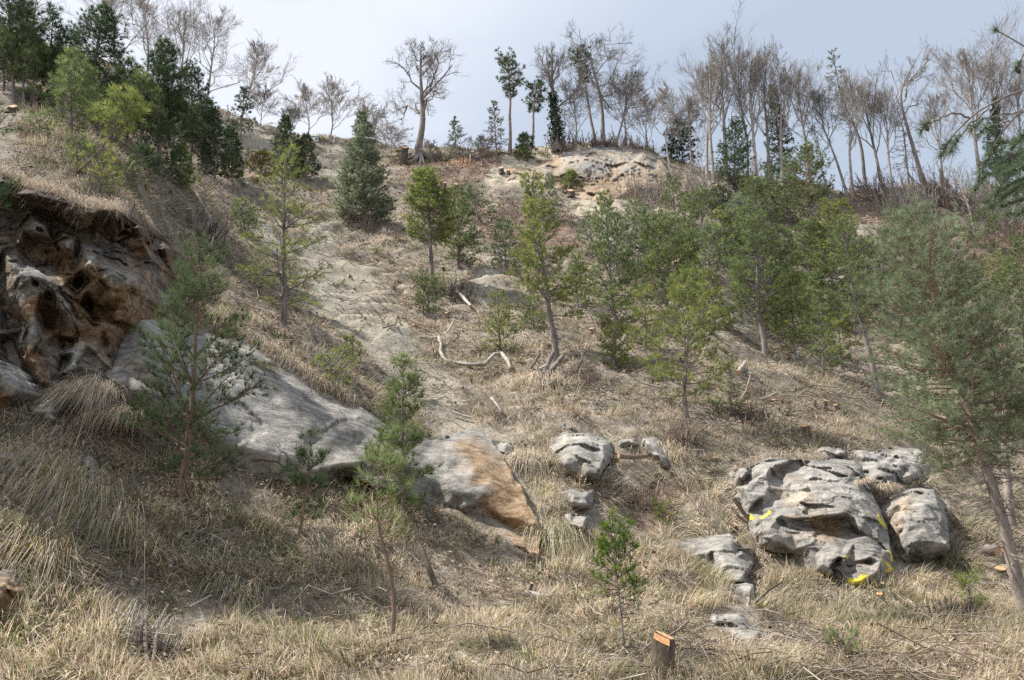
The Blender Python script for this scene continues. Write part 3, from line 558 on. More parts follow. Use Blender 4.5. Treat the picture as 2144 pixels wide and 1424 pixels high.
rock("ledge_rock", "low pale ledge with a rounded right end between middle outcrop and brushwood", "rock",
     [(1284, 926), (1300, 918), (1340, 916, .1), (1384, 914, .1), (1390, 925, .2), (1402, 950, .2), (1398, 992), (1380, 985), (1362, 960), (1345, 948), (1310, 945), (1290, 945)],
     [(1310, 926, .35, .7, .2), (1350, 924, .4, .7, .1), (1340, 936, .2, .45, .2), (1372, 935, .5, .8, .3), (1385, 955, .5, .7, .3), (1365, 945, .4, .5, .2), (1390, 970, .35, .6, .3)], step=2.6, thick=1.0, rough=.02, soft=2, lift=.5)
rock("bare_rock_face", "small squarish grey rock face just under the middle outcrop", "rock",
     [(1170, 1030), (1195, 1020), (1225, 1022, .1), (1246, 1020, .1), (1244, 1045, .1), (1238, 1066), (1210, 1068), (1190, 1062), (1178, 1050)], [(1200, 1035, .4, .7, .3), (1228, 1035, .45, .6, .05), (1230, 1052, .4, .5, .05), (1200, 1052, .35, .6, .5)], step=2.4, thick=.9, rough=.02, soft=2, lift=.45)
rock("pale_rock_face", "lowest pale rock face on the slope above the bright young yew", "rock",
     [(1160, 1088), (1180, 1076), (1205, 1068), (1240, 1072), (1246, 1090), (1236, 1112), (1218, 1126), (1200, 1118), (1180, 1104)], [(1190, 1085, .4, .85, .3), (1225, 1082, .45, .6, .05), (1220, 1105, .4, .5, .05), (1200, 1100, .35, .7, .2)], step=2.4, thick=.9, rough=.02, soft=2, lift=.45)
rock("white_rock", "little white rock patch at the top edge of the brown end of the slab", "rock",
     [(1040, 932), (1055, 922), (1072, 928), (1074, 945), (1060, 950), (1046, 945)], [(1058, 934, .35, .9, .1)], step=2.2, thick=.6, rough=.02, soft=2, warp=3)
rock("dark_stone", "dark flat-topped stone sitting in the grass above the middle outcrop", "stone",
     [(1222, 850), (1240, 848, .2), (1262, 852, .2), (1263, 862, .3, .3), (1254, 869, .2, .2), (1228, 864)], [(1240, 854, .5, .45, .02), (1258, 858, .55, .4, .02), (1235, 861, .4, .35, .02)], step=1.6, thick=.6, rough=.02, soft=1.5, warp=2)
rock("flat_stone", "thin flat grey stone a little right of and below the dark stone", "stone",
     [(1266, 894), (1280, 884, .1), (1298, 882, .2), (1300, 888, .2), (1286, 894, .2, .3), (1272, 898)], [(1284, 888, .4, .55, .05)], step=1.6, thick=.5, rough=.02, soft=1.5, warp=2)
rock("layered_stone", "layered beige stone half covered by grass on the upper left of the middle outcrop", "stone",
     [(1148, 888), (1168, 880, .1), (1190, 884, .2), (1206, 892, .2), (1208, 902, .2), (1180, 898, .2), (1160, 896)], [(1178, 887, .45, .55, .5), (1196, 894, .5, .5, .5)], step=1.8, thick=.6, rough=.03, soft=1.5, strata=.05, warp=2)
rock("small_boulder", "small dark-sided stone beside the left tip of the flat grey slab", "stone",
     [(1363, 1148), (1370, 1142, .1), (1388, 1142, .2), (1390, 1152, .2, .3), (1378, 1158, .1), (1366, 1156)], [(1378, 1147, .4, .6, .2), (1384, 1152, .4, .4, .1)], step=1.8, thick=.5, rough=.02, soft=1.5, warp=2)
rock("half_buried_stone", "half-buried grey stone under the low two-step rock near the bottom edge", "stone",
     [(1592, 1385), (1602, 1377, .1), (1620, 1375, .2), (1628, 1382, .2, .2), (1626, 1396, .1, .2), (1604, 1394)], [(1608, 1382, .35, .6, .1), (1620, 1385, .35, .3, .1)], step=1.8, thick=.5, rough=.02, soft=1.5, warp=2)
rock("ledge_block", "brown layered block jutting in at the left edge under the overhanging cliff", "rock",
     [(-90, 740, .6), (0, 752, .6, .6, .1), (20, 760, .7, .7, .1), (48, 800, .7, .7, .1), (42, 826, .6, .5, .2), (30, 845, .3, .3, .2), (10, 862, .1, .15, .3), (-90, 870, .1)],
     [(-30, 770, 1.1, .5, .2), (0, 770, 1.1, .5, .1), (12, 785, 1.1, .4, .1), (25, 800, 1.1, .7, .05), (38, 815, 1.0, .75, .05), (0, 800, .9, .3, .2), (0, 830, .7, .25, .9), (15, 840, .5, .25, .8), (-30, 830, .7, .3, .8)], step=2.6, thick=1.2, rough=.04, soft=2.5, strata=.08, seed=4)
rock("white_block", "cracked whitish block wedged below the cliff beside hanging grass", "stone",
     [(52, 862), (62, 850, .2), (84, 848, .2), (95, 838, .2), (116, 838, .3, .8, 0), (120, 850, .3), (132, 858, .2), (122, 870, .2), (114, 872, .3), (118, 884, .2), (136, 896, .1), (132, 902), (110, 892), (80, 882), (58, 872)],
     [(75, 860, .6, .8, .02), (100, 862, .65, .85, .02), (108, 846, .6, .95, 0), (92, 852, .35, .2, .1), (110, 880, .5, .8, .02), (122, 862, .5, .6, .02)], step=2, thick=.8, rough=.025, soft=1.5, warp=3)
rock("grey_pillar", "little upright grey stone at the top of the big drooping tussock", "stone",
     [(172, 960, .1), (185, 956, .2), (196, 964, .2), (192, 985, .3), (190, 1000, .2), (182, 1003, .1), (176, 985, .1)], [(186, 968, .5, .75, .05), (185, 985, .5, .6, .05)], step=2, thick=.6, rough=.025, soft=1.5, warp=3)
rock("lichen_rock", "lichen-speckled grey rock at the left edge above the big drooping tussock", "rock",
     [(-90, 930), (0, 948, .2, .6, .1), (22, 945, .3, .7, .05), (38, 958, .3), (58, 950, .2, .6, .05), (64, 965, .2), (48, 985, .1), (30, 1000), (-90, 1020)],
     [(-20, 965, .6, .6, .1), (10, 965, .6, .7, .05), (25, 975, .4, .3, .1), (48, 965, .5, .65, .05), (5, 985, .4, .3, .1)], step=2.4, thick=.9, rough=.04, soft=2.5)
rock("mossy_rock", "brown shaded rock under the drooping tussock at the lower left edge", "rock",
     [(-90, 1180), (0, 1188, .2, .4, .3), (25, 1200, .3, .4, .4), (35, 1240, .3, .35, .6), (28, 1290, .1, .3, .6), (-90, 1310)], [(-20, 1210, .6, .4, .3), (10, 1225, .6, .35, .5), (5, 1265, .5, .35, .8)], step=3, thick=.8, rough=.05, soft=3)
rock("crest_stone", "pale stone resting in the cleared slope below the crest cliff", "stone",
     [(1180, 408), (1200, 403), (1222, 412), (1224, 424), (1195, 422)], [(1202, 412, .7, .9, .15)], step=2, thick=1.0, rough=.05, soft=1.5, warp=3, edge=(.1, .7, .3))

rock("crest_cliff", "pale beige layered sandstone bluff under the crest trees at the top centre", "cliff",
     [(1045, 347), (1090, 338), (1150, 336), (1180, 322, .6), (1235, 308, .9), (1290, 305, .9), (1340, 313, .8), (1384, 331, .6), (1415, 372, .4), (1424, 402), (1380, 414), (1320, 424), (1262, 432), (1215, 426), (1180, 404), (1120, 400), (1060, 396), (1002, 388)],
     [(1075, 355, .9, .7, .45), (1130, 352, 1.1, .75, .3), (1185, 340, 1.6, .85, .3), (1235, 325, 2.2, .85, .4), (1290, 322, 2.3, .8, .4), (1345, 330, 2.0, .85, .35), (1385, 355, 1.5, .7, .5), (1100, 378, .7, .6, .6), (1160, 375, 1.3, .6, .5), (1200, 362, 2.1, .5, .2), (1250, 350, 2.4, .65, .15), (1310, 352, 2.5, .7, .3), (1360, 365, 2.0, .75, .4), (1220, 380, 1.6, .55, .6), (1270, 378, 2.0, .6, .65), (1330, 385, 2.0, .65, .6), (1380, 390, 1.4, .7, .6), (1250, 402, 1.5, .75, .6), (1310, 405, 1.4, .7, .6), (1225, 412, .9, .8, .4)],
     step=2.6, thick=4.0, edge=(-.1, .8, .8), ochre_add=.12, lift=.5, rough=.10, soft=3, strata=.20, warp=5, fac=.22, cell=2.6)
# ------------------------------------------------------------------ dry grass: real blades over the whole slope
def blades(R, up, down, L, Wd, col, lean, droop):
    """R roots, up start direction, down droop direction, L length, Wd width"""
    n = len(R); side = unit(np.cross(up, lean + np.array([1e-3, 2e-3, 3e-3])))
    d0 = unit(up + lean)
    p1 = R + (d0*0.5 + down*(droop*0.25)[:, None])*L[:, None]
    p2 = R + (d0*0.92 + down*(droop*1.0)[:, None])*L[:, None]
    w = side*(Wd*0.5)[:, None]
    V = np.stack([R-w, R+w, p1-w*.8, p1+w*.8, p2], 1).reshape(-1, 3); b = np.arange(n)[:, None]*5
    Q = b + np.array([[0, 1, 3, 2]]); T = b + np.array([[2, 3, 4]])
    return V, Q, T, np.repeat(col, 5, 0)
def grass_mat(name="dry_blades"):
    m, t, o = mat_new(name)
    c = attr(t, "tone").outputs['Color']
    d = nn(t, 'ShaderNodeBsdfDiffuse'); tr = nn(t, 'ShaderNodeBsdfTranslucent'); mx = nn(t, 'ShaderNodeMixShader'); mx.inputs[0].default_value = 0.3
    t.links.new(c, d.inputs[0]); t.links.new(c, tr.inputs[0]); t.links.new(d.outputs[0], mx.inputs[1]); t.links.new(tr.outputs[0], mx.inputs[2]); t.links.new(mx.outputs[0], o.inputs[0]); return m
GRASSM = grass_mat()
STRAW = np.array([.68, .57, .435]); PALE = np.array([.80, .69, .54]); GREYB = np.array([.47, .415, .355]); BROWN = np.array([.33, .245, .175]); GREEN = np.array([.20, .235, .085]); GOLD = np.array([.50, .35, .14]); RUST = np.array([.34, .235, .17])
def grass_cols(rng, n, P, soil, red, greenbias=0.0):
    k1 = fbm(P*0.45, 3, 101); k2 = fbm(P*1.6, 2, 102); k3 = fbm(P*.25+9, 2, 103)
    u = rng.random(n); c = np.where((u < .50 + .12*k1)[:, None], STRAW, np.where((u < .68+.12*k1)[:, None], GREYB, np.where((u < .84)[:, None], PALE, BROWN)))
    hi = rng.random(n) < np.clip((P[:, 2]-7)/14, 0, .5); c = np.where(hi[:, None], np.where((rng.random(n) < .5)[:, None], GREYB, BROWN*1.15), c)
    g = rng.random(n) < np.clip(.155 + greenbias + .30*k2*(k2 > 0) + .13*k3, 0, .8); c = np.where(g[:, None], GREEN, c)
    r = rng.random(n) < red*.8; c = np.where(r[:, None], RUST, c)
    return c*rng.uniform(.65, 1.25, (n, 1))*np.interp(P[:, 2], [5, 13], [1.14, 1.0])[:, None]*(1+.22*k1[:, None])
ir = interp_gu = None
def grid_at(arr, u, v):
    """bilinear look-up on the hillside grid"""
    iu = np.interp(u, GU, np.arange(len(GU))); iv = np.interp(v, GV, np.arange(len(GV)))
    a = np.clip(iu.astype(int), 0, len(GU)-2); b = np.clip(iv.astype(int), 0, len(GV)-2); fu = iu-a; fv = iv-b
    if arr.ndim == 3: fu = fu[:, None]; fv = fv[:, None]
    return arr[b, a]*(1-fu)*(1-fv) + arr[b, a+1]*fu*(1-fv) + arr[b+1, a]*(1-fu)*fv + arr[b+1, a+1]*fu*fv
def slope_samples(rng, n, v0, v1, u0=-.64, u1=.64):
    u = rng.uniform(u0, u1, n); v = rng.uniform(math.log(v0), math.log(v1), n)
    P = grid_at(GP, u, v); N = unit(grid_at(GN, u, v)); N = np.where(N[:, 2:] < 0, -N, N)
    px, py = proj(P)
    ok = np.ones(n, bool)
    for q in ROCK_OUT: ok &= ~inpoly(px, py, q)
    return u[ok], v[ok], P[ok], N[ok], px[ok], py[ok]
def downhill(N):
    g = np.array([0, 0, -1.0]); d = g - (N@g)[:, None]*N
    return unit(d)
def build_grass():
    rng = np.random.default_rng(5); Vs, Qs, Ts, Cs, n0 = [], [], [], [], 0
    for (n, y0, y1, lk) in ((430000, 8.5, 88, 1.0), (120000, 8.5, 24, 1.15)):
        u, v, P, N, px, py = slope_samples(rng, n, y0, y1)
        s = grid_at(SOIL, u, v); r = grid_at(RED, u, v); rk = grid_at(ROCK, u, v)
        dens = 1 - .88*s - .62*r - .97*rk
        cl = fbm(P*np.array([.8, .8, .8]), 3, 111)                 # bare and thick places
        keep = rng.random(len(P)) < np.clip(dens*(np.interp(P[:, 2], [4, 10, 25], [.85, .66, .5]) + .65*cl), 0.015, 1)
        u, v, P, N, s, r, cl = u[keep], v[keep], P[keep], N[keep], s[keep], r[keep], cl[keep]; k = len(P)
        y = P[:, 1]; D = downhill(N)
        q = P*1.7; ln = np.stack([fbm(q, 2, 121), fbm(q, 2, 122), fbm(q, 2, 123)], -1)*1.1
        ln = ln + rng.normal(0, .38, (k, 3)) + D*0.75
        L = rng.uniform(.20, .50, k)*(1+.5*cl)*np.where(s+r > .5, .55, 1)*lk*np.clip(1.12-.004*y, .75, 1.1); L = np.clip(L, .08, .75)
        Wd = np.maximum(rng.uniform(.0055, .010, k), .00052*y)
        col = grass_cols(rng, k, P, s, r)
        V, Q, T, C = blades(P - N*.03, N*1.0 + np.array([0, 0, .3]), D*.5 + np.array([0, 0, -.5]), L, Wd, col, ln, rng.uniform(.15, .75, k))
        Vs.append(V); Qs.append(Q+n0); Ts.append(T+n0); Cs.append(C); n0 += len(V)
    # dead clumps and cushions, knee-high, scattered through the grass
    u, v, P, N, px, py = slope_samples(rng, 5200, 9, 80); s = grid_at(SOIL, u, v) + grid_at(ROCK, u, v); keep = (rng.random(len(P)) < .75-.65*s) & (fbm(P*.3, 2, 151) > -.35)
    P, N = P[keep], N[keep]; m = 46; k = len(P)*m; sz = np.repeat(rng.uniform(.16, .42, len(P))*np.clip(P[:, 1]/30, .8, 1.6), m); Pc, Nc = np.repeat(P, m, 0), np.repeat(N, m, 0); a = rng.normal(0, 1, (k, 3)); a = a-Nc*(a*Nc).sum(-1, keepdims=True)
    tone = np.repeat(rng.random(len(P)), m)[:, None]; col = np.where(tone < .4, GREYB*.8, np.where(tone < .65, BROWN*.75, np.where(tone < .85, STRAW, GREEN)))*rng.uniform(.6, 1.2, (k, 1)); D = downhill(Nc)
    V, Q, T, C = blades(Pc+a*sz[:, None]*.3, Nc+np.array([0, 0, .5]), D*.5+np.array([0, 0, -.6]), sz*rng.uniform(.7, 1.5, k), np.maximum(.006, .00055*Pc[:, 1]), col, a*.75+D*.5, rng.uniform(.4, 1.2, k))
    Vs.append(V); Qs.append(Q+n0); Ts.append(T+n0); Cs.append(C); n0 += len(V)
    me = mesh_np("dry_grass", np.concatenate(Vs), [np.concatenate(Qs), np.concatenate(Ts)], None, True, np.concatenate(Cs))
    tag(link("dry_grass", me, GRASSM), None, None, None, "stuff")
build_grass()

def tussock(px, row_, w, h, n, label, seed, green=0.1, long_=0.7, gold=0.0, shade=1.0, name="grass_tussock", cat="grass tussock", group=None, off=0.0, fan=1.0):
    """a clump whose long blades fall over downhill; w, h in view units"""
    rng = np.random.default_rng(seed); b = hit(px, row_); k = m_per_px(b); N0 = gnormal(b[0], b[1]); b = b + np.array([0, -off, 0])
    W_, H_ = w*k/2, h*k; n = int(n*2.2); long_ *= .62
    a = rng.uniform(0, 2*math.pi, n); rr = np.sqrt(rng.random(n))
    x = b[0] + np.cos(a)*rr*W_; y = b[1] + np.sin(a)*rr*min(W_, .7)*.6
    R = np.stack([x, y, terrain_z(x, y) if not off else np.full(n, b[2])], -1) + N0*(.12*(1-rr[:, None]**2)*W_)
    out_ = np.stack([np.cos(a)*rr, np.sin(a)*rr*.7-.5, np.zeros(n)], -1)*fan + rng.normal(0, .5, (n, 3)) + np.stack([fbm(R*4, 2, 3), fbm(R*4, 2, 4), R[:, 0]*0], -1)*.45
    L = np.clip(rng.normal(H_*long_*.85, H_*.27, n), .12, 2.5)
    c = np.where((rng.random(n) < gold)[:, None], GOLD, np.where((rng.random(n) < .5)[:, None], STRAW, np.where((rng.random(n) < .7)[:, None], GREYB, PALE)))
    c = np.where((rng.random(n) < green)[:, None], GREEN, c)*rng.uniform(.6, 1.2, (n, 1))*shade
    V, Q, T, C = blades(R, np.tile([0, -.1, .9], (n, 1)), np.tile([0, -.25, -1.0], (n, 1)), L, rng.uniform(.005, .0095, n)*max(1, k/.009), c, out_*1.0, rng.uniform(.6, 1.5, n))
    me = mesh_np(name, V-b, [Q, T], None, True, C); o = link(name, me, GRASSM); o.location = b
    return tag(o, label, cat, group)
tussock(95, 1010, 230, 230, 2600, "huge golden tussock drooping over the hump at the left edge", 1, .2, .8, .18)
tussock(60, 1130, 170, 170, 1300, "golden long-bladed tussock hanging below the huge drooping one", 2, .2, .85, .2)
tussock(185, 1080, 190, 190, 1400, "pale grey-green tussock on the shaded hump right of the golden one", 3, .25, .7, .1)
tussock(205, 845, 95, 130, 900, "grey curtain of hanging grass beside the cracked whitish block", 4, .05, .95, 0, off=.35)
tussock(265, 893, 95, 90, 900, "straw-pale curtain of hanging grass under the left end of the slab", 5, .06, .9, .1, off=.35)
tussock(110, 905, 120, 90, 700, "grey drooping grass on the bank above the lichen-speckled rock", 6, .15, .8, 0)
tussock(370, 875, 60, 60, 420, "small straw tuft hanging on the shaded ledge left of the young dark pine", 7, .2, .8, .1)
tussock(555, 785, 75, 38, 420, "yellow-green grass tuft clinging to the middle of the grey slab", 8, .35, .8, .35, off=.45)
tussock(725, 915, 34, 34, 160, "small brown tuft in a crack low on the grey slab", 9, .05, .8, .2, off=.5)
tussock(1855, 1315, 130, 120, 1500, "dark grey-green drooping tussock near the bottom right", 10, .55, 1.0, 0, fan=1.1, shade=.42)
tussock(2010, 1185, 90, 70, 600, "green and straw tussock beside the cut brush at lower right", 11, .55, .7, .1)
tussock(1140, 800, 130, 70, 700, "greyish tussock draped below the pile of cut logs", 12, .06, .8, 0)
tussock(1115, 965, 80, 90, 700, "straw grass curtain between the brown slab end and the middle outcrop", 13, .1, .8, .05)
tussock(1170, 1130, 110, 150, 1000, "tall pale-green grass growing under the lowest pale rock face", 14, .38, .75, 0)
tussock(880, 685, 40, 34, 220, "grey tuft at the edge of the bare gully above the snaking branch", 15, .05, .8, 0)
tussock(480, 1215, 150, 80, 700, "grey-green tussock hanging over the bare earth scar at lower left", 16, .25, .8, .05)
tussock(1400, 950, 70, 80, 420, "straw tussock at the right end of the low pale ledge", 17, .1, .75, .1)
tussock(1775, 1040, 40, 20, 130, "dry tuft growing on the brow of the yellow-marked block", 18, .05, .8, .1, off=1.2)
tussock(1835, 1035, 60, 40, 300, "dry grass filling the notch between the two biggest blocks", 19, .05, .8, .1, off=.5)

# fringe of dry grass and roots over the cliff brow
def fringe(name, line, n, label, seed, off, L0, L1):
    rng = np.random.default_rng(seed); t = rng.random(n)*(len(line)-1); i = t.astype(int).clip(0, len(line)-2); f = (t-i)[:, None]
    A = np.array(line, float); q = A[i]*(1-f)+A[i+1]*f; q[:, 1] += rng.normal(-4, 7, n); hy = base_hit_y(q[:, 0], q[:, 1]+4)
    hb = np.interp(q[:, 0], A[:, 0], [hit(a, b-3, True)[1] for a, b in line])
    R = CAM + ray(q[:, 0], q[:, 1])*(hb - off*np.where(rng.random(n) < .55, rng.uniform(.72, 1.08, n), rng.uniform(.1, .8, n)))[:, None]
    c = np.where((rng.random(n) < .45)[:, None], STRAW, np.where((rng.random(n) < .5)[:, None], BROWN, GREYB))*rng.uniform(.5, 1.2, (n, 1))
    V, Q, T, C = blades(R, np.tile([0, -.4, .45], (n, 1)), np.tile([0, -.15, -1.0], (n, 1)), rng.uniform(L0, L1, n), rng.uniform(.006, .012, n), c, rng.normal(0, .5, (n, 3)), rng.uniform(.5, 1.5, n))
    o = link(name, mesh_np(name, V, [Q, T], None, True, C), GRASSM); return tag(o, label, "grass fringe")
fringe("grass_fringe", [(-60, 338), (0, 358), (60, 390), (120, 403), (170, 430), (250, 438), (297, 456), (320, 484)], 8000, "shaggy fringe of dry grass and roots along the brow of the overhanging cliff", 31, 1.9, .12, .42)
fringe("turf_edge", [(545, 718), (600, 752), (660, 795), (720, 824), (745, 850)], 2000, "brown ragged turf edge hanging over the upper rim of the grey slab", 32, .5, .15, .45)
fringe("turf_fringe", [(1530, 985), (1600, 960), (1660, 958), (1700, 956), (1730, 960)], 900, "dry turf overhanging the top of the yellow-marked block", 33, .7, .12, .35)
fringe("crest_turf", [(1180, 312), (1240, 299), (1290, 299), (1340, 309), (1385, 326)], 1500, "dark root-laced turf rim on top of the crest cliff", 34, 1.2, .4, 1.2)

# ------------------------------------------------------------------ loose stuff: twigs, chips
def build_litter():
    m, t, o = mat_new("dead_wood"); n = noise(t, 7, 4, .6, pos(t))
    c = mixc(t, attr(t, "tint").outputs['Fac'], (.11, .085, .065), (.50, .44, .37)); c = mixc(t, math_(t, 'MULTIPLY', n.outputs[0], .6), c, (.16, .12, .09)); principled(t, o, c, .9)
    rng = np.random.default_rng(8); u, v, P, N, px, py = slope_samples(rng, 24000, 9, 85)
    k = fbm(P*.35, 3, 131) + .9*grid_at(RED, u, v); keep = rng.random(len(P)) < np.clip(.3 + .8*k, .06, 1); P, N = P[keep], N[keep]
    g = Geo()
    for p, nn_ in zip(P, N):
        a = rng.uniform(0, 2*math.pi); d = np.array([math.cos(a), math.sin(a)*.8, rng.uniform(-.2, .5)]); d = d - nn_*np.dot(d, nn_)*.75; d = unit(d); L = (rng.uniform(.15, .7) if rng.random() < .93 else rng.uniform(.8, 1.8))*(1+p[1]*.008); b = rng.normal(0, .09, (4, 3))*L
        q = p + nn_*rng.uniform(.05, .22) + d*np.array([-.5, -.15, .2, .5])[:, None]*L + b
        g.tube(q, max(.006, .00035*p[1])*rng.uniform(.7, 1.9)*np.array([1, .9, .75, .4]), 4, a=rng.random()**1.5)
    tag(g.build("twig_litter", m), None, None, None, "stuff")
    # stone chips on the bare ground
    rng = np.random.default_rng(9); u, v, P, N, px, py = slope_samples(rng, 60000, 11, 80); s = grid_at(SOIL, u, v) + grid_at(ROCK, u, v)*.7 + .02
    keep = rng.random(len(P)) < s*.45; P, N = P[keep], N[keep]; n = len(P)
    sz = (rng.pareto(2.2, n)*.022+.018).clip(0, .22)*np.clip(P[:, 1]/30, .7, 1.6)
    q = rng.normal(0, 1, (n, 4, 3)); q = unit(q)*sz[:, None, None]*rng.uniform(.6, 1.2, (n, 4, 1)); q[..., 2] *= .6
    V = (P[:, None] + N[:, None]*sz[:, None, None]*.2 + q).reshape(-1, 3); b = np.arange(n)[:, None]*4
    T = np.concatenate([b+np.array([[0, 1, 2]]), b+np.array([[0, 2, 3]]), b+np.array([[0, 3, 1]]), b+np.array([[1, 3, 2]])])
    c = np.repeat(np.array([.46, .41, .32])*rng.uniform(.55, 1.25, (n, 1)), 4, 0)
    tag(link("scree", mesh_np("scree", V, [T], None, False, c), CHIPM), None, None, None, "stuff")
def build_leaves():
    rng = np.random.default_rng(10); u, v, P, N, px, py = slope_samples(rng, 150000, 9.5, 85); r = grid_at(RED, u, v); k = fbm(P*.4, 3, 141); keep = rng.random(len(P)) < np.clip(.28 + .55*k + .6*r + .25*np.clip((P[:, 2]-8)/12, 0, 1) - .55*grid_at(SOIL, u, v), .02, 1)
    P, N, r = P[keep], N[keep], r[keep]; n = len(P); D = unit(rng.normal(0, 1, (n, 3))); D = unit(D-N*(D*N).sum(-1, keepdims=True)*.7); E = unit(np.cross(D, N+rng.normal(0, .35, (n, 3)))); sz = (rng.uniform(.03, .075, n)*np.clip(P[:, 1]/26, .8, 2))[:, None]; B_ = P+N*rng.uniform(.02, .16, (n, 1))
    V = np.stack([B_-D*sz, B_+E*sz*.5+N*.01, B_+D*sz, B_-E*sz*.5], 1).reshape(-1, 3); w = rng.random(n)[:, None]
    c = np.where(w < .35, np.array([.17, .115, .075]), np.where(w < .7, np.array([.36, .275, .19]), np.where(w < .9, np.array([.52, .43, .33]), np.array([.10, .075, .055]))))*rng.uniform(.7, 1.2, (n, 1)); c = np.where((rng.random(n) < r*.6)[:, None], np.array([.27, .16, .10]), c)
    tag(link("leaf_litter", mesh_np("leaf_litter", V, [np.arange(n*4).reshape(-1, 4)], None, False, np.repeat(c, 4, 0)), GRASSM), None, None, None, "stuff")
build_leaves()
m_, t_, o_ = mat_new("stone_chips"); CHIPM = m_; principled(t_, o_, attr(t_, "tone").outputs['Color'], .95)
build_litter()
# ------------------------------------------------------------------ tree builders
N_YEL = leafy("needles_yellow_green", (.12, .155, .045), (.42, .465, .15), .48)
N_MID = leafy("needles_mid_green", (.085, .122, .045), (.335, .40, .165), .46)
N_BLUE = leafy("needles_blue_green", (.105, .14, .075), (.40, .465, .285), .45)
N_DARK = leafy("needles_dark_green", (.035, .058, .028), (.14, .20, .09), .4)
N_BRIGHT = leafy("leaves_bright_green", (.05, .10, .012), (.20, .30, .04), .45)
N_NEAR = leafy("needles_close", (.055, .085, .04), (.17, .23, .11), .3, .08)
N_YOUNG = leafy("needles_young_pine", (.045, .072, .034), (.185, .245, .115), .4)
N_OCHRE = leafy("foliage_ochre", (.07, .06, .012), (.17, .14, .03), .35)
N_IVY = leafy("ivy_leaves", (.012, .03, .010), (.05, .09, .025), .2, .05)
N_LARCH = leafy("larch_buds", (.11, .12, .045), (.27, .29, .13), .4)
N_DEADLEAF = leafy("withered_leaves", (.10, .05, .02), (.36, .2, .10), .35)
B_PINE = bark("pine_bark", (.075, .06, .05), (.27, .235, .21), 10)
B_RED = bark("red_pine_bark", (.10, .068, .052), (.26, .175, .135), 10)
B_SCOTS = bark("scots_pine_bark", (.13, .105, .09), (.34, .29, .25), 9, .5, (.27, .18, .13))
B_GREY = bark("beech_bark", (.20, .175, .15), (.42, .37, .325), 6, .3)
B_OAK = bark("oak_bark", (.115, .10, .087), (.29, .255, .225), 7, .6)
B_DARKT = bark("dark_twig_bark", (.045, .035, .03), (.13, .105, .09), 7, .3)
B_PALE = bark("pale_dead_wood", (.22, .195, .165), (.52, .47, .41), 8, .4)
B_TWIG = bark("thicket_twigs", (.12, .09, .075), (.29, .22, .18), 6, .2)

def star(rng, C, D, L, n, w, spread):
    """needle tufts: n thin triangles round every direction D at C"""
    k = len(C); C = np.repeat(C, n, 0); D = np.repeat(D, n, 0)
    d = unit(D + rng.normal(0, spread, (k*n, 3))); s = unit(np.cross(d, rng.normal(0, 1, (k*n, 3))))*(w/2)
    tip = C + d*(L*rng.uniform(.65, 1.1, (k*n, 1))); b = C + d*L*.04
    return np.stack([b-s, b+s, tip], 1).reshape(-1, 3), np.repeat(np.repeat(np.clip(rng.normal(.45, .24, k), 0, 1), n), 3)

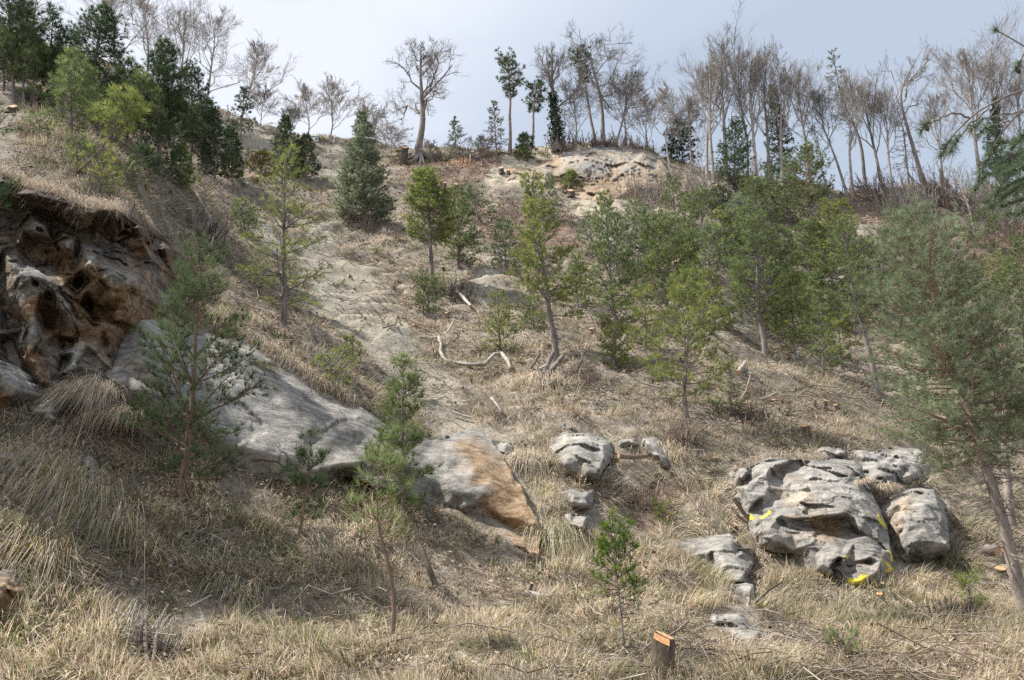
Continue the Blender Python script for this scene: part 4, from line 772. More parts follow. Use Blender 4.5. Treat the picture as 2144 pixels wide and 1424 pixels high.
PROF = {
 'cone': lambda t: np.clip(t/.12+.55, 0, 1)*(1-t)**.75+.05, 'round': lambda t: np.clip(t/.25+.45, 0, 1)*(1-t**2.2)**.6+.03,
 'open': lambda t: np.clip(t/.3+.6, 0, 1)*(1-.72*t**1.3)*.98+.02, 'flat': lambda t: np.clip(t/.6+.25, 0, 1)*np.clip((1.04-t)/.25, 0, 1)**.5,
 'column': lambda t: np.clip(t/.1+.7, 0, 1)*(1-t)**.45+.04, 'spire': lambda t: (1-t)**.95+.04}
def pine(px, row_, tpx, trow, hw, label, seed, prof='cone', cb=.12, leaf=None, wood=None, nl=.13, dens=1.0, bdens=1.0, curve=(0, 0), trunk=None, up=(.0, .8), group="pines on the slope", cat="pine tree", name="pine_tree", dead=.5, sub=True, spread=.55, nn_=23, base=None, clump=0.0, jag=.35, tintup=None, leanpts=None):
    rng = np.random.default_rng(seed); leaf = leaf or N_MID; wood = wood or B_PINE
    b = hit(px, row_) if base is None else base; k = m_per_px(b); top = span(b, tpx, trow); H = np.linalg.norm(top)
    r0 = trunk*k/2 if trunk else max(.05, .013*H); RM = hw*k
    b0 = np.array([0, 0, -.25])
    if leanpts:                       # trunk through surveyed spots
        ctrl = [b0, np.zeros(3)] + [span(b, a, c) for a, c in leanpts] + [top]
        ctrl = np.array(ctrl); L_ = np.concatenate([[0], np.cumsum(np.linalg.norm(np.diff(ctrl, axis=0), axis=1))]); L_ /= L_[-1]
    s = np.linspace(0, 1, 14)
    if leanpts:
        tp = np.stack([np.interp(s, L_, ctrl[:, i]) for i in range(3)], -1); tp[1:-1] = (tp[:-2]+tp[2:]+2*tp[1:-1])/4
    else:
        tp = b0 + s[:, None]*(top-b0); tp[:, 0] += curve[0]*H*np.sin(s*math.pi); tp[:, 1] += curve[1]*H*np.sin(s*math.pi)
    tp += np.stack([fbm(np.stack([s*3+seed, s*0, s*0], -1), 2, 7), fbm(np.stack([s*3+seed+40, s*0, s*0], -1), 2, 7), s*0], -1)*H*.011*np.minimum(s*6, 1)[:, None]
    tr = r0*((1-s)**.8*.93+.07)*(1+.5*np.exp(-s*24))
    g = Geo(); ta = np.clip((s-.35)*3, 0, 1)
    g.tube(tp, tr, 8)
    if wood is B_SCOTS: g.A[0] = np.repeat(ta, 8)
    at = lambda q: np.array([np.interp(q, s, tp[:, i]) for i in range(3)])
    BP, BL, BD = [], [], []; R = PROF[prof]
    nb = int(np.clip(H*11*bdens*(1-cb), 14, 300)); nb_dead = int(nb*dead*min(1, cb*2+.12))
    for i in range(nb + nb_dead):
        isdead = i >= nb
        if isdead: q = rng.uniform(max(.06, cb*.4), min(.75, cb+.28)); t = 0
        else:
            q = cb + (1-cb)*(i+rng.random())/nb*.985; t = (q-cb)/(1-cb)
            q = cb + (1-cb)*np.clip(round(t*H*1.7)/(H*1.7)+rng.normal(0, .015), 0, .985) if clump else q; t = max(0, (q-cb)/(1-cb))
        L = RM*float(R(t))*rng.uniform(1-jag*1.2, 1+jag*.45)
        if isdead: L *= rng.uniform(.35, .85)
        L = max(L, .18); az = i*2.4+rng.normal(0, .5); e = up[0]+(up[1]-up[0])*t+rng.normal(0, .16); d = np.array([math.cos(az)*math.cos(e), math.sin(az)*math.cos(e), math.sin(e)])
        f = np.linspace(0, 1, 5)[:, None]; p0 = at(q); bend = rng.normal(0, .12, 3)
        bp = p0 + d*L*f + np.array([0, 0, (.22 if not isdead else -.05)*L])*f**2 + bend*L*f*(1-f)*.9
        br = max(.010, min(.35*np.interp(q, s, tr)+.004, .012*L+.012))
        g.tube(bp, br*np.array([1, .8, .62, .45, .25]), 5 if not isdead else 4, a=float(np.interp(q, s, ta)))
        if isdead:
            c = bp[0]+(bp[-1]-bp[0])*rng.uniform(.35, .95, (4, 1)); dd = unit(d+rng.normal(0, .7, (4, 3))); ll = L*rng.uniform(.2, .45, (4, 1))
            g.tubes(np.stack([c, c+dd*ll*.5, c+dd*ll+np.array([0, 0, -.1])*ll], 1), np.array([.006, .005, .003])*max(1, k/.012), 3, .2); continue
        BP.append(bp); BL.append(L); BD.append(d)
    BP, BL, BD = np.array(BP), np.array(BL), np.array(BD); sp = max(.15, 3.45*k*2.1)/dens
    f0 = np.where(BL > .7, .28, .08); ns = np.maximum(3, (BL*(1-f0)/sp*1.7)).astype(int); ix = np.repeat(np.arange(len(BL)), ns); j = np.arange(len(ix))-np.repeat(np.cumsum(ns)-ns, ns)
    fs = f0[ix]+(1-f0[ix])*(j+rng.random(len(ix)))/ns[ix]; h = np.minimum((fs*4).astype(int), 3); w_ = (fs*4-h)[:, None]; c = BP[ix, h]*(1-w_)+BP[ix, h+1]*w_
    d = BD[ix]; side = unit(np.cross(d, [0, 0, 1.0])); sg = np.where(j % 2, 1, -1)*rng.uniform(.35, 1.05, len(ix)); ls = (BL[ix]*.44*(1-fs*.72)+.12)*rng.uniform(.6, 1.25, len(ix))
    dd = unit(d*.75+side*sg[:, None]+np.array([0, 0, 1])*rng.uniform(-.2, .6, len(ix))[:, None]); e1 = c+dd*ls[:, None]
    if sub: g.tubes(np.stack([c, (c+e1)/2+rng.normal(0, .04, c.shape)*ls[:, None], e1], 1), np.array([.007, .006, .004])*max(1, k/.012), 3, .6)
    m = np.maximum(1, (ls/sp*.9+.5).astype(int)); iy = np.repeat(np.arange(len(m)), m); w_ = np.arange(len(iy))-np.repeat(np.cumsum(m)-m, m); ff = 1-w_*.85/m[iy]
    TC = list(c[iy]+(e1-c)[iy]*ff[:, None]+rng.normal(0, .022, (len(iy), 3))); TD = list(unit(dd[iy]*.7+np.array([0, 0, .55])+rng.normal(0, .2, (len(iy), 3))))
    TC += list(BP[:, -1]); TD += list(unit(BD+np.array([0, 0, .7])))
    TC.append(tp[-1]); TD.append(np.array([0, 0, 1.0]))
    o = thing(name, b, label, cat, group)
    g.build("trunk", wood, o)
    C, D = np.array(TC), np.array(TD)
    nw = max(.007, .40*k*2.1); nl = nl*1.55
    V, a = star(rng, C, D, nl, nn_, nw, spread); g2 = Geo(); g2.tris(V, a); g2.build("crown", leaf, o, False)
    return o

def bare(px, row_, tpx, trow, hw, label, seed, style='beech', wood=None, group="bare trees along the crest", name="bare_tree", cat="bare tree", trunk=None, fork=.3, ctrl=None, base=None, twig=1.0, buds=None, ivy=None, dens=1.0, leafn=0):
    rng = np.random.default_rng(seed); wood = wood or B_GREY
    b = hit(px, row_) if base is None else base; k = m_per_px(b); top = span(b, tpx, trow); H = np.linalg.norm(top)
    r0 = trunk*k/2 if trunk else .0115*H
    axis = unit(top); PL = []          # (level, points, r0, r1)
    cfg = {'beech': dict(n=(14, 7, 6, 5), ang=(.55, .6, .6, .6), ratio=(.50, .52, .5, .55), trop=.35, wob=.05, lo=fork),
           'oak': dict(n=(11, 8, 7, 5), ang=(.95, .85, .8, .75), ratio=(.50, .52, .52, .55), trop=.20, wob=.13, lo=fork),
           'larch': dict(n=(54, 7, 4, 0), ang=(1.35, .8, .7, .6), ratio=(.26, .35, .4, .5), trop=.02, wob=.06, lo=fork),
           'fan': dict(n=(12, 9, 6, 5), ang=(.5, .42, .45, .5), ratio=(.62, .55, .5, .5), trop=.25, wob=.03, lo=fork),
           'birch': dict(n=(14, 6, 5, 0), ang=(.6, .7, .7, .6), ratio=(.28, .5, .5, .5), trop=.2, wob=.05, lo=fork)}[style]
    if ctrl is not None:
        c = np.array([[0, 0, -.3], [0, 0, 0]] + [list(span(b, a, q)) for a, q in ctrl] + [list(top)])
    else: c = np.array([[0, 0, -.3], [0, 0, 0], list(top*.33+rng.normal(0, .02, 3)*H), list(top*.66+rng.normal(0, .022, 3)*H), list(top)])
    L_ = np.concatenate([[0], np.cumsum(np.linalg.norm(np.diff(c, axis=0), axis=1))]); s = np.linspace(0, 1, 16); tp = np.stack([np.interp(s, L_/L_[-1], c[:, i]) for i in range(3)], -1)
    tp[2:-1] = (tp[1:-2]+tp[3:]+tp[2:-1]*2)/4
    f5 = np.linspace(0, 1, 5)[:, None]
    def rec(P0, d, L, r, lvl):
        P_ = P0 + d*L*f5 + np.array([0, 0, cfg['trop']*L])*f5**2*.6 + rng.normal(0, cfg['wob'], (5, 3))*L*np.minimum(f5*2, 1); P_[0] = P0
        rt = max(r*.35, .006); PL.append((lvl, P_, r, rt))
        if lvl >= 3: return
        n = cfg['n'][lvl]
        if n == 0: return
        n = max(2, int(n*dens*rng.uniform(.75, 1.25)))
        for i in range(n):
            f = .22+.76*(i+rng.random())/n; c0 = np.array([np.interp(f, f5[:, 0], P_[:, a]) for a in range(3)])
            t = unit(P_[-1]-P_[0]); ax = unit(np.cross(t, rng.normal(0, 1, 3))); an = cfg['ang'][lvl]*rng.uniform(.6, 1.3); dd = unit(t*math.cos(an)+ax*math.sin(an))
            rec(c0, dd, L*cfg['ratio'][lvl]*rng.uniform(.65, 1.15)*(1.1-.35*f), max(r*.5*(1.05-.5*f), .007), lvl+1)
    n0 = int(cfg['n'][0]*dens) if style != 'larch' else cfg['n'][0]; W0 = hw*k
    for i in range(n0):
        f = cfg['lo']+(.97-cfg['lo'])*(i+rng.random())/n0; c0 = np.array([np.interp(f, s, tp[:, a]) for a in range(3)]); t = unit(np.array([np.interp(min(f+.08, 1), s, tp[:, a]) for a in range(3)])-np.array([np.interp(f-.05, s, tp[:, a]) for a in range(3)]))
        az = i*2.4+rng.normal(0, .6); ax = np.array([math.cos(az), math.sin(az), 0]); ax = unit(ax-t*np.dot(ax, t)); an = cfg['ang'][0]*rng.uniform(.7, 1.25)*(1.15-.55*f)
        d = unit(t*math.cos(an)+ax*math.sin(an)); tt = (f-cfg['lo'])/(1-cfg['lo'])
        if style == 'larch': L = W0*(1.1-tt)**.8*rng.uniform(.7, 1.15); d = unit(ax+np.array([0, 0, -.12+.5*tt]))
        else:
            L = H*cfg['ratio'][0]*(.3+.7*(1-tt)**.7)*rng.uniform(.75, 1.1); L = min(L, max(.06*H, (top[2]*1.01-c0[2])/max(d[2]+.6*cfg['trop'], .25)*rng.uniform(.7, 1.0)))
        rec(c0, d, L, r0*(1-f*.75)*.5 if style != 'larch' else .02, 1)
    A_ = np.concatenate([p[1] for p in PL]); tx = np.interp(A_[:, 2], tp[:, 2], tp[:, 0]); ty = np.interp(A_[:, 2], tp[:, 2], tp[:, 1])
    q = np.percentile(np.abs(A_[:, 0]-tx), 93); sx = W0/max(q, .01)*.92 if style != 'larch' else 1
    sx = float(np.clip(sx, .45, 2.2)); zmax = A_[:, 2].max(); sz = float(np.clip((top[2]-tp[2, 2])/(zmax-tp[2, 2]), .3, 1.1)) if zmax > top[2] else 1
    gt, gc = Geo(), Geo(); tr = r0*((1-s)**.95*.97+.03)*(1+.55*np.exp(-s*22)); gt.tube(tp, tr, 8)
    TC = []; mr = .165*k*2.1*twig
    lv = np.array([x[0] for x in PL]); PA = np.array([x[1] for x in PL]); R0 = np.array([x[2] for x in PL]); R1 = np.array([x[3] for x in PL])
    n4 = cfg['n'][3]
    if n4:                             # the last fine twigs, all at once
        q = PA[lv == 3]; q = np.repeat(q, n4, 0); f = rng.uniform(.15, 1, len(q)); h = np.minimum((f*4).astype(int), 3); w_ = (f*4-h)[:, None]; a_ = np.arange(len(q)); c0 = q[a_, h]*(1-w_)+q[a_, h+1]*w_
        t = unit(q[:, -1]-q[:, 0]); ax = unit(np.cross(t, rng.normal(0, 1, t.shape))); an = (cfg['ang'][3]*rng.uniform(.5, 1.3, len(q)))[:, None]; dd = t*np.cos(an)+ax*np.sin(an); l = np.linalg.norm(q[:, -1]-q[:, 0], axis=1)[:, None]*rng.uniform(.35, .8, (len(q), 1))
        T4 = np.stack([c0, c0+dd*l*.5+rng.normal(0, .05, c0.shape)*l, c0+dd*l+np.array([0, 0, cfg['trop']*.4])*l], 1)
    def squeeze(P_):
        P_ = P_.copy(); ax_ = np.stack([np.interp(P_[..., 2], tp[:, 2], tp[:, i]) for i in (0, 1)], -1); P_[..., :2] = ax_+(P_[..., :2]-ax_)*sx
        if sz != 1: P_[..., 2] = np.where(P_[..., 2] > tp[2, 2], tp[2, 2]+(P_[..., 2]-tp[2, 2])*sz, P_[..., 2])
        P_[..., 2] = np.where(P_[..., 2] > top[2], top[2]+(P_[..., 2]-top[2])*.25, P_[..., 2]); return P_
    PA = squeeze(PA)
    for l_, kk, mm, G_ in ((1, 5, 1.5, gt), (2, 3, 1.0, gc), (3, 3, .72, gc)):
        u_ = lv == l_; m = mm*mr; a0 = np.maximum(R0[u_], m)[:, None]; a1 = np.maximum(R1[u_], m*.55)[:, None]; G_.tubes(PA[u_], a0+(a1-a0)*np.linspace(0, 1, 5)[None], kk)
    if n4: gc.tubes(squeeze(T4), np.array([.62, .5, .36])*mr, 3)
    if buds or leafn: TC = list(PA[lv == 2][:, 2])+list(PA[lv == 3][::2, -1])
    o = thing(name, b, label, cat, group); gt.build("trunk", wood, o); gc.build("crown", wood, o)
    if buds:
        C = np.array(TC); V, a = star(rng, C, unit(rng.normal(0, 1, C.shape)), .15, 3, .035, .9); g3 = Geo(); g3.tris(V, a); g3.build("foliage", buds, o, False)
    if ivy:
        f0, f1, n, wd = ivy; q = rng.uniform(f0, f1, n); C = np.stack([np.interp(q, s, tp[:, i]) for i in range(3)], -1); C[:, :2] += rng.normal(0, 1, (n, 2))*(wd*k*(1.15-.7*(q-f0)/(f1-f0)))[:, None]*.55
        V, a = star(rng, C, unit(rng.normal(0, 1, C.shape)), .22, 3, .16, .8); g3 = Geo(); g3.tris(V, a); g3.build("ivy", N_IVY, o, False)
    return o

def thicket(px, row_, w, h, n, label, seed, wood=None, lean=0.0, leaves=0, leaf=None, name="thicket", cat="thicket", group=None, r=.010):
    """a brake of thin bare stems rising from the ground"""
    rng = np.random.default_rng(seed); b = hit(px, row_); k = m_per_px(b); g = Geo(); TC = []
    for i in range(n):
        x = rng.normal(0, .42)*w*k*.6; y = rng.normal(0, .5)*min(w*k*.3, 1.5); z = float(terrain_z(np.array([b[0]+x]), np.array([b[1]+y]))[0])-b[2]
        L = h*k*rng.uniform(.5, 1.1); d = unit(np.array([rng.normal(lean, .28), rng.normal(-.1, .22), 1.0])); f = np.linspace(0, 1, 5)[:, None]
        p = np.array([x, y, z-.05])+d*L*f+rng.normal(0, .03, (5, 3))*L*f; rr = max(r, .26*k*2.1); g.tube(p, rr*np.array([1.5, 1.3, 1.1, .9, .6])*rng.uniform(.7, 1.3), 3)
        for j in range(6):
            q = rng.uniform(.25, .95); c = p[0]+(p[-1]-p[0])*q; dd = unit(d+rng.normal(0, .55, 3)); l = L*rng.uniform(.15, .4)*(1.15-q); e_ = c+dd*l
            g.tube(np.stack([c, (c+e_)/2+rng.normal(0, .06, 3)*l, e_]), rr*np.array([.8, .7, .5]), 3); TC.append(e_)
    if leaves:
        o = thing(name, b, label, cat, group); g.build("stems", wood or B_TWIG, o); C = np.array(TC); C = C[rng.integers(0, len(C), leaves)]+rng.normal(0, .08, (leaves, 3)); V, a = star(rng, C, unit(rng.normal(0, 1, C.shape)), .1, 3, .05*max(1, k/.02), .8); g2 = Geo(); g2.tris(V, a); g2.build("leaves", leaf or N_DEADLEAF, o, False); return o
    o = g.build(name, wood or B_TWIG, None); o.location = b; return tag(o, label, cat, group)
# ------------------------------------------------------------------ pines, front to back
G1, G2, G3, G4 = "young pines near the foot of the slope", "pines on the middle slope", "pines on the upper slope", "dark pines at the upper left"
pine(380, 1046, 425, 545, 175, "tall young dark-green pine with wide sparse boughs in front of the grey slab's shaded end", 11, 'open', .13, N_YOUNG, B_RED, nl=.13, dens=1.15, bdens=1.2, trunk=18, up=(.15, 1.0), group=G1, dead=.5, nn_=26, spread=.5, clump=1, leanpts=[(388, 960), (402, 820), (412, 680)])
pine(432, 1035, 430, 900, 45, "thin sapling pine close behind the tall young dark pine's trunk", 12, 'open', .5, N_YOUNG, B_RED, nl=.11, bdens=.7, trunk=7, group=G1, nn_=22, dead=.3)
pine(622, 1142, 652, 932, 62, "small young pine with brown bent stem below the slab, right of the tall dark one", 13, 'open', .33, N_YOUNG, B_RED, nl=.13, dens=1.2, bdens=1.6, trunk=9, up=(.4, 1.0), group=G1, nn_=26, clump=1, leanpts=[(634, 1090), (645, 1020)], dead=.3)
pine(847, 1092, 846, 775, 88, "young light-green two-stemmed pine with a gappy crown before the slab's rusty end", 14, 'open', .15, N_MID, B_PINE, nl=.13, dens=1.25, bdens=1.5, trunk=10, up=(.15, 1.0), group=G1, nn_=26, clump=1, dead=.8)
pine(815, 1050, 818, 900, 50, "slim second pine stem standing just left of the two-stemmed light-green pine", 15, 'round', .3, N_MID, B_PINE, nl=.12, dens=1.2, bdens=1.4, trunk=7, group=G1, nn_=24, dead=.4)
pine(822, 1345, 795, 960, 78, "spindly pine sapling with a long bare curved red-brown stem and thin green top", 16, 'open', .58, N_MID, B_RED, nl=.13, dens=1.2, bdens=1.5, trunk=12, up=(.0, .9), group=G1, nn_=20, dead=.3, leanpts=[(827, 1280), (828, 1240), (815, 1180), (793, 1110), (790, 1060)])
def yew():
    o = pine(1312, 1395, 1290, 1115, 52, "bright yellow-green young yew with a thin bare stem in the foreground grass", 17, 'round', .55, N_BRIGHT, B_PINE, nl=.09, dens=1.7, bdens=3.2, trunk=5, up=(.1, .9), group=G1, nn_=18, dead=.5, leanpts=[(1306, 1330), (1300, 1270), (1290, 1210)], cat="sapling", name="yew_sapling")
yew()
# big Scots pine at the right edge
pine(2152, 1300, 1905, 452, 185, "large blue-green Scots pine at the right with a leaning trunk and ruddy limbs", 20, 'round', .36, N_BLUE, B_SCOTS, nl=.10, dens=1.1, bdens=3.2, clump=1, trunk=30, up=(-.22, .9), group="Scots pines at the right edge", nn_=26, dead=.55, leanpts=[(2128, 1215), (2103, 1110), (2082, 1010), (2050, 930), (2028, 860), (1990, 740), (1950, 600)], jag=.45, spread=.6)
pine(2112, 1102, 2090, 640, 110, "second Scots pine with a dark upright trunk close behind the large leaning one", 21, 'round', .42, N_BLUE, B_SCOTS, nl=.085, bdens=1.2, trunk=22, up=(-.15, .8), group="Scots pines at the right edge", nn_=22, dead=.5)
pine(1838, 826, 1765, 480, 95, "pine with a bare grey trunk leaning left beside the large blue-green Scots pine", 22, 'round', .42, N_MID, B_PINE, nl=.10, bdens=1.3, trunk=15, group=G2, dead=.6, leanpts=[(1825, 760), (1803, 680), (1785, 600)], jag=.4)
pine(2010, 800, 2000, 560, 80, "blue-green pine half hidden behind the large Scots pine's crown", 23, 'round', .1, N_BLUE, B_SCOTS, nl=.1, bdens=1.2, group=G2)
pine(2140, 760, 2140, 560, 90, "green pine at the right edge behind the Scots pine crown", 24, 'round', .1, N_MID, nl=.1, bdens=1.1, group=G2)
# middle slope
pine(596, 692, 592, 318, 108, "open-crowned pine on the bank above the grey slab with its pale trunk showing", 30, 'open', .16, N_YEL, B_PINE, nl=.12, dens=1.0, bdens=.85, trunk=15, up=(.05, .9), group=G2, dead=.9, nn_=14, clump=1)
pine(907, 597, 888, 362, 58, "dense bright-green pine with a bare lower trunk beside the bare gully", 31, 'round', .40, N_YEL, B_PINE, nl=.12, dens=1.1, bdens=2.2, trunk=10, group=G2, dead=.25, jag=.2)
pine(958, 565, 962, 395, 60, "dull green pine right behind the bright one with the bare lower trunk", 32, 'cone', .12, N_MID, nl=.12, bdens=1.5, group=G2, dead=.4)
pine(1163, 756, 1112, 383, 92, "tall yellow-green pine with a whitish leaning trunk in the middle of the slope", 33, 'open', .27, N_YEL, B_PINE, nl=.13, dens=1.05, bdens=1.15, trunk=15, up=(.1, .95), group=G2, dead=.9, clump=1, leanpts=[(1155, 660), (1143, 570), (1128, 480)])
pine(1285, 775, 1288, 688, 42, "small bushy bright-green pine right of the yellow-green pine's trunk", 34, 'round', .03, N_YEL, nl=.10, bdens=2.2, group=G2, dead=0, jag=.25)
pine(1048, 745, 1042, 622, 46, "short bright sapling pine above the end of the snaking branch", 35, 'open', .08, N_YEL, nl=.11, bdens=1.3, group=G2, dead=.2)
pine(897, 655, 897, 592, 42, "low spreading pine bush on the right edge of the bare gully", 36, 'flat', .05, N_MID, nl=.10, bdens=2, group=G2, dead=.1)
pine(1440, 885, 1442, 575, 92, "bushy bright pine with a hooked trunk base on the left side of the grassy knoll", 37, 'round', .2, N_YEL, B_PINE, nl=.12, dens=1.05, bdens=1.35, trunk=11, group=G2, dead=.4, leanpts=[(1436, 860), (1430, 820), (1436, 760)])
pine(1525, 870, 1530, 780, 38, "small fresh green pine sapling at the foot of the grassy knoll", 38, 'open', .05, N_MID, nl=.10, bdens=1.3, group=G2, dead=.2)
pine(1602, 742, 1578, 452, 98, "dark wide-branched pine standing on top of the grassy knoll", 39, 'open', .26, N_MID, B_PINE, nl=.12, bdens=1.25, trunk=13, group=G2, dead=1.0, up=(0, .8), leanpts=[(1592, 660), (1583, 560)])
pine(1722, 800, 1718, 640, 48, "slim dim green pine behind the right flank of the grassy knoll", 40, 'open', .2, N_MID, nl=.11, bdens=1.3, group=G2)
pine(1662, 762, 1655, 560, 62, "leafy green pine right behind the dark wide-branched knoll pine", 41, 'open', .2, N_YEL, nl=.11, bdens=1.2, group=G2, dead=.6)
pine(1290, 705, 1265, 405, 68, "grey-green pine behind the small bushy bright one", 42, 'cone', .12, N_MID, nl=.12, bdens=1.2, group=G2, dead=.5)
pine(1398, 660, 1392, 470, 88, "broad dark-green pine in the centre of the right-hand pine stand", 43, 'round', .12, N_MID, nl=.12, bdens=1.5, group=G2, dead=.5)
pine(1330, 600, 1345, 440, 52, "narrow grey-green pine left of the broad dark-green one", 44, 'cone', .1, N_BLUE, nl=.12, bdens=1.3, group=G2)
pine(1500, 690, 1480, 575, 48, "light green young pine between the knoll pine and the hooked-trunk pine", 45, 'cone', .05, N_YEL, nl=.12, bdens=1.4, group=G2, dead=.2)
pine(1210, 650, 1205, 540, 48, "faint green pine just right of the yellow-green pine's crown", 46, 'cone', .1, N_MID, nl=.12, bdens=1.2, group=G2)
pine(1120, 690, 1110, 610, 34, "little dark pine bush left of the yellow-green pine's trunk", 47, 'round', .05, N_MID, nl=.1, bdens=1.4, group=G2)
pine(700, 835, 690, 752, 48, "low green pine bush hanging over the rim of the grey slab", 48, 'flat', .05, N_YEL, nl=.10, bdens=2.0, group=G2, dead=.4)
pine(742, 765, 738, 708, 20, "tiny pine seedling on the straw bank above the grey slab", 49, 'open', .05, N_YEL, nl=.1, bdens=1.2, group=G2, dead=0)
# upper slope
pine(762, 475, 757, 238, 66, "dense dark blue-green pine with a spiky top left of the cleared slope", 50, 'cone', .04, N_BLUE, nl=.14, bdens=2.4, group=G3, dead=.1, jag=.25)
pine(1060, 560, 1050, 470, 40, "dull green pine bush beside the short white post", 51, 'round', .05, N_BLUE, nl=.13, bdens=1.6, group=G3)
pine(1010, 470, 985, 398, 40, "hazy grey-green pine above the dull pair by the gully", 52, 'round', .1, N_BLUE, nl=.13, bdens=1.4, group=G3)
pine(1150, 470, 1150, 372, 30, "slim grey-green pine below the pale crest cliff", 53, 'column', .1, N_BLUE, nl=.13, bdens=1.3, group=G3)
pine(1545, 575, 1545, 420, 62, "grey-green round pine high in the right-hand stand", 54, 'round', .1, N_BLUE, nl=.13, bdens=1.5, group=G3)
pine(1415, 470, 1408, 372, 32, "thin crooked dark pine below the brush at the crest", 55, 'open', .3, N_MID, nl=.13, bdens=1.2, group=G3)
pine(1470, 520, 1470, 405, 46, "dim green pine left of the grey-green round one", 56, 'round', .1, N_MID, nl=.13, bdens=1.4, group=G3)
pine(1690, 510, 1688, 312, 56, "dark green pine with a ruddy trunk before the crest gap", 57, 'round', .3, N_MID, B_SCOTS, nl=.14, bdens=1.7, group=G3, leanpts=[(1700, 450), (1690, 390)], jag=.5)
pine(1600, 520, 1605, 395, 56, "spreading olive pine under the dark spruce", 58, 'flat', .15, N_MID, nl=.13, bdens=1.5, group=G3)
pine(1540, 455, 1540, 258, 52, "ivy-dark column of foliage left of the tall spruce", 59, 'column', .12, N_DARK, nl=.16, bdens=1.4, group=G3)
pine(1640, 600, 1642, 480, 46, "green pine low between the knoll and the clipped ruddy pine", 60, 'cone', .08, N_MID, nl=.13, bdens=1.4, group=G3)
pine(1742, 620, 1735, 425, 62, "light green pine beside the sandy patch under the crest gap", 61, 'open', .1, N_YEL, nl=.13, bdens=1.4, group=G3, dead=.4)
pine(1880, 520, 1885, 448, 52, "blue-green pine crown peeping over the large Scots pine", 62, 'round', .1, N_BLUE, nl=.13, bdens=1.4, group=G3)
pine(2080, 640, 2080, 555, 56, "green bushy pine under the reddish leaf bank at the right", 63, 'round', .05, N_YEL, nl=.12, bdens=1.4, group=G3)
pine(2150, 600, 2145, 500, 62, "dull pine cut by the right edge below the hanging bough", 64, 'round', .05, N_MID, nl=.12, bdens=1.3, group=G3)
pine(2060, 520, 2060, 445, 44, "olive pine bush in the thicket under the hanging bough", 65, 'round', .05, N_MID, nl=.13, bdens=1.3, group=G3)
pine(1330, 500, 1330, 430, 42, "olive pine bush at the lower edge of the crest brush", 66, 'round', .05, N_MID, nl=.13, bdens=1.3, group=G3)
pine(1240, 540, 1235, 455, 42, "thin grey-green pine above the sandy patch in mid slope", 67, 'open', .1, N_BLUE, nl=.13, bdens=1.3, group=G3)
pine(1195, 398, 1194, 362, 14, "tiny bright pine tuft above bare roots under the crest cliff", 68, 'round', .05, N_YEL, nl=.2, bdens=1.6, group=G3, dead=0)
pine(1788, 700, 1790, 560, 42, "dim pine behind the leaning grey trunk", 69, 'open', .15, N_MID, nl=.12, bdens=1.3, group=G3)
pine(1480, 580, 1490, 480, 44, "grey-green pine above the light green young one", 70, 'round', .1, N_BLUE, nl=.13, bdens=1.3, group=G3)
pine(1570, 660, 1545, 560, 36, "small olive pine left of the dark wide-branched knoll pine", 71, 'open', .05, N_YEL, nl=.12, bdens=1.3, group=G3)
pine(1380, 575, 1374, 452, 55, "dim green pine left of the light green young one, high in the stand", 110, 'round', .1, N_MID, nl=.13, bdens=1.5, group=G3)
pine(1448, 640, 1442, 525, 46, "olive pine tucked between the broad dark-green pine and the knoll", 111, 'round', .08, N_YEL, nl=.12, bdens=1.5, group=G2)
pine(1625, 705, 1618, 565, 58, "mid green pine right of the knoll pine's upper trunk", 112, 'open', .12, N_MID, nl=.12, bdens=1.4, group=G2, dead=.5)
pine(1692, 735, 1694, 580, 56, "bushy green pine left of the leaning grey trunk", 113, 'round', .08, N_MID, nl=.12, bdens=1.6, group=G2)
pine(1760, 770, 1752, 620, 42, "thin yellowish pine between the knoll flank and the leaning grey trunk", 114, 'open', .15, N_YEL, nl=.12, bdens=1.3, group=G2)
pine(1815, 650, 1818, 505, 52, "green pine behind the crown of the leaning grey trunk", 115, 'round', .1, N_MID, nl=.12, bdens=1.5, group=G2)
pine(1522, 570, 1512, 448, 46, "yellowish pine left of the grey-green round one", 116, 'round', .08, N_YEL, nl=.13, bdens=1.5, group=G3)
pine(1702, 600, 1690, 470, 52, "dense green pine below the clipped ruddy pine", 117, 'round', .08, N_MID, nl=.13, bdens=1.6, group=G3)
pine(1440, 500, 1446, 412, 36, "small green pine under the crooked dark one", 118, 'round', .08, N_MID, nl=.13, bdens=1.4, group=G3)
pine(1290, 565, 1292, 462, 42, "grey-green pine just right of the sandy patch in mid slope", 119, 'round', .08, N_BLUE, nl=.13, bdens=1.4, group=G3)
pine(1350, 730, 1352, 610, 46, "loose yellow-green pine left of the hooked-trunk pine's top", 120, 'open', .1, N_YEL, nl=.12, bdens=1.3, group=G2, dead=.5)
pine(1580, 600, 1585, 490, 44, "grey-green pine behind the knoll pine's top", 121, 'round', .08, N_BLUE, nl=.13, bdens=1.4, group=G3)
pine(1760, 510, 1765, 425, 36, "yellowish bushy pine left of the sandy patch under the crest gap", 122, 'round', .08, N_YEL, nl=.13, bdens=1.4, group=G3)
pine(1930, 700, 1930, 560, 70, "grey-green pine behind the middle of the large Scots pine", 123, 'round', .08, N_BLUE, nl=.12, bdens=1.5, group=G2)
pine(2090, 900, 2095, 720, 75, "blue-green young Scots pine behind the large one's lower boughs", 124, 'round', .1, N_BLUE, B_SCOTS, nl=.1, bdens=1.5, group=G2)
pine(1655, 470, 1652, 385, 44, "olive bushy pine below the dark spruce", 125, 'round', .08, N_MID, nl=.13, bdens=1.5, group=G3)
pine(1580, 485, 1572, 385, 44, "dull green pine under the ivy-dark column", 126, 'round', .1, N_MID, nl=.13, bdens=1.4, group=G3)
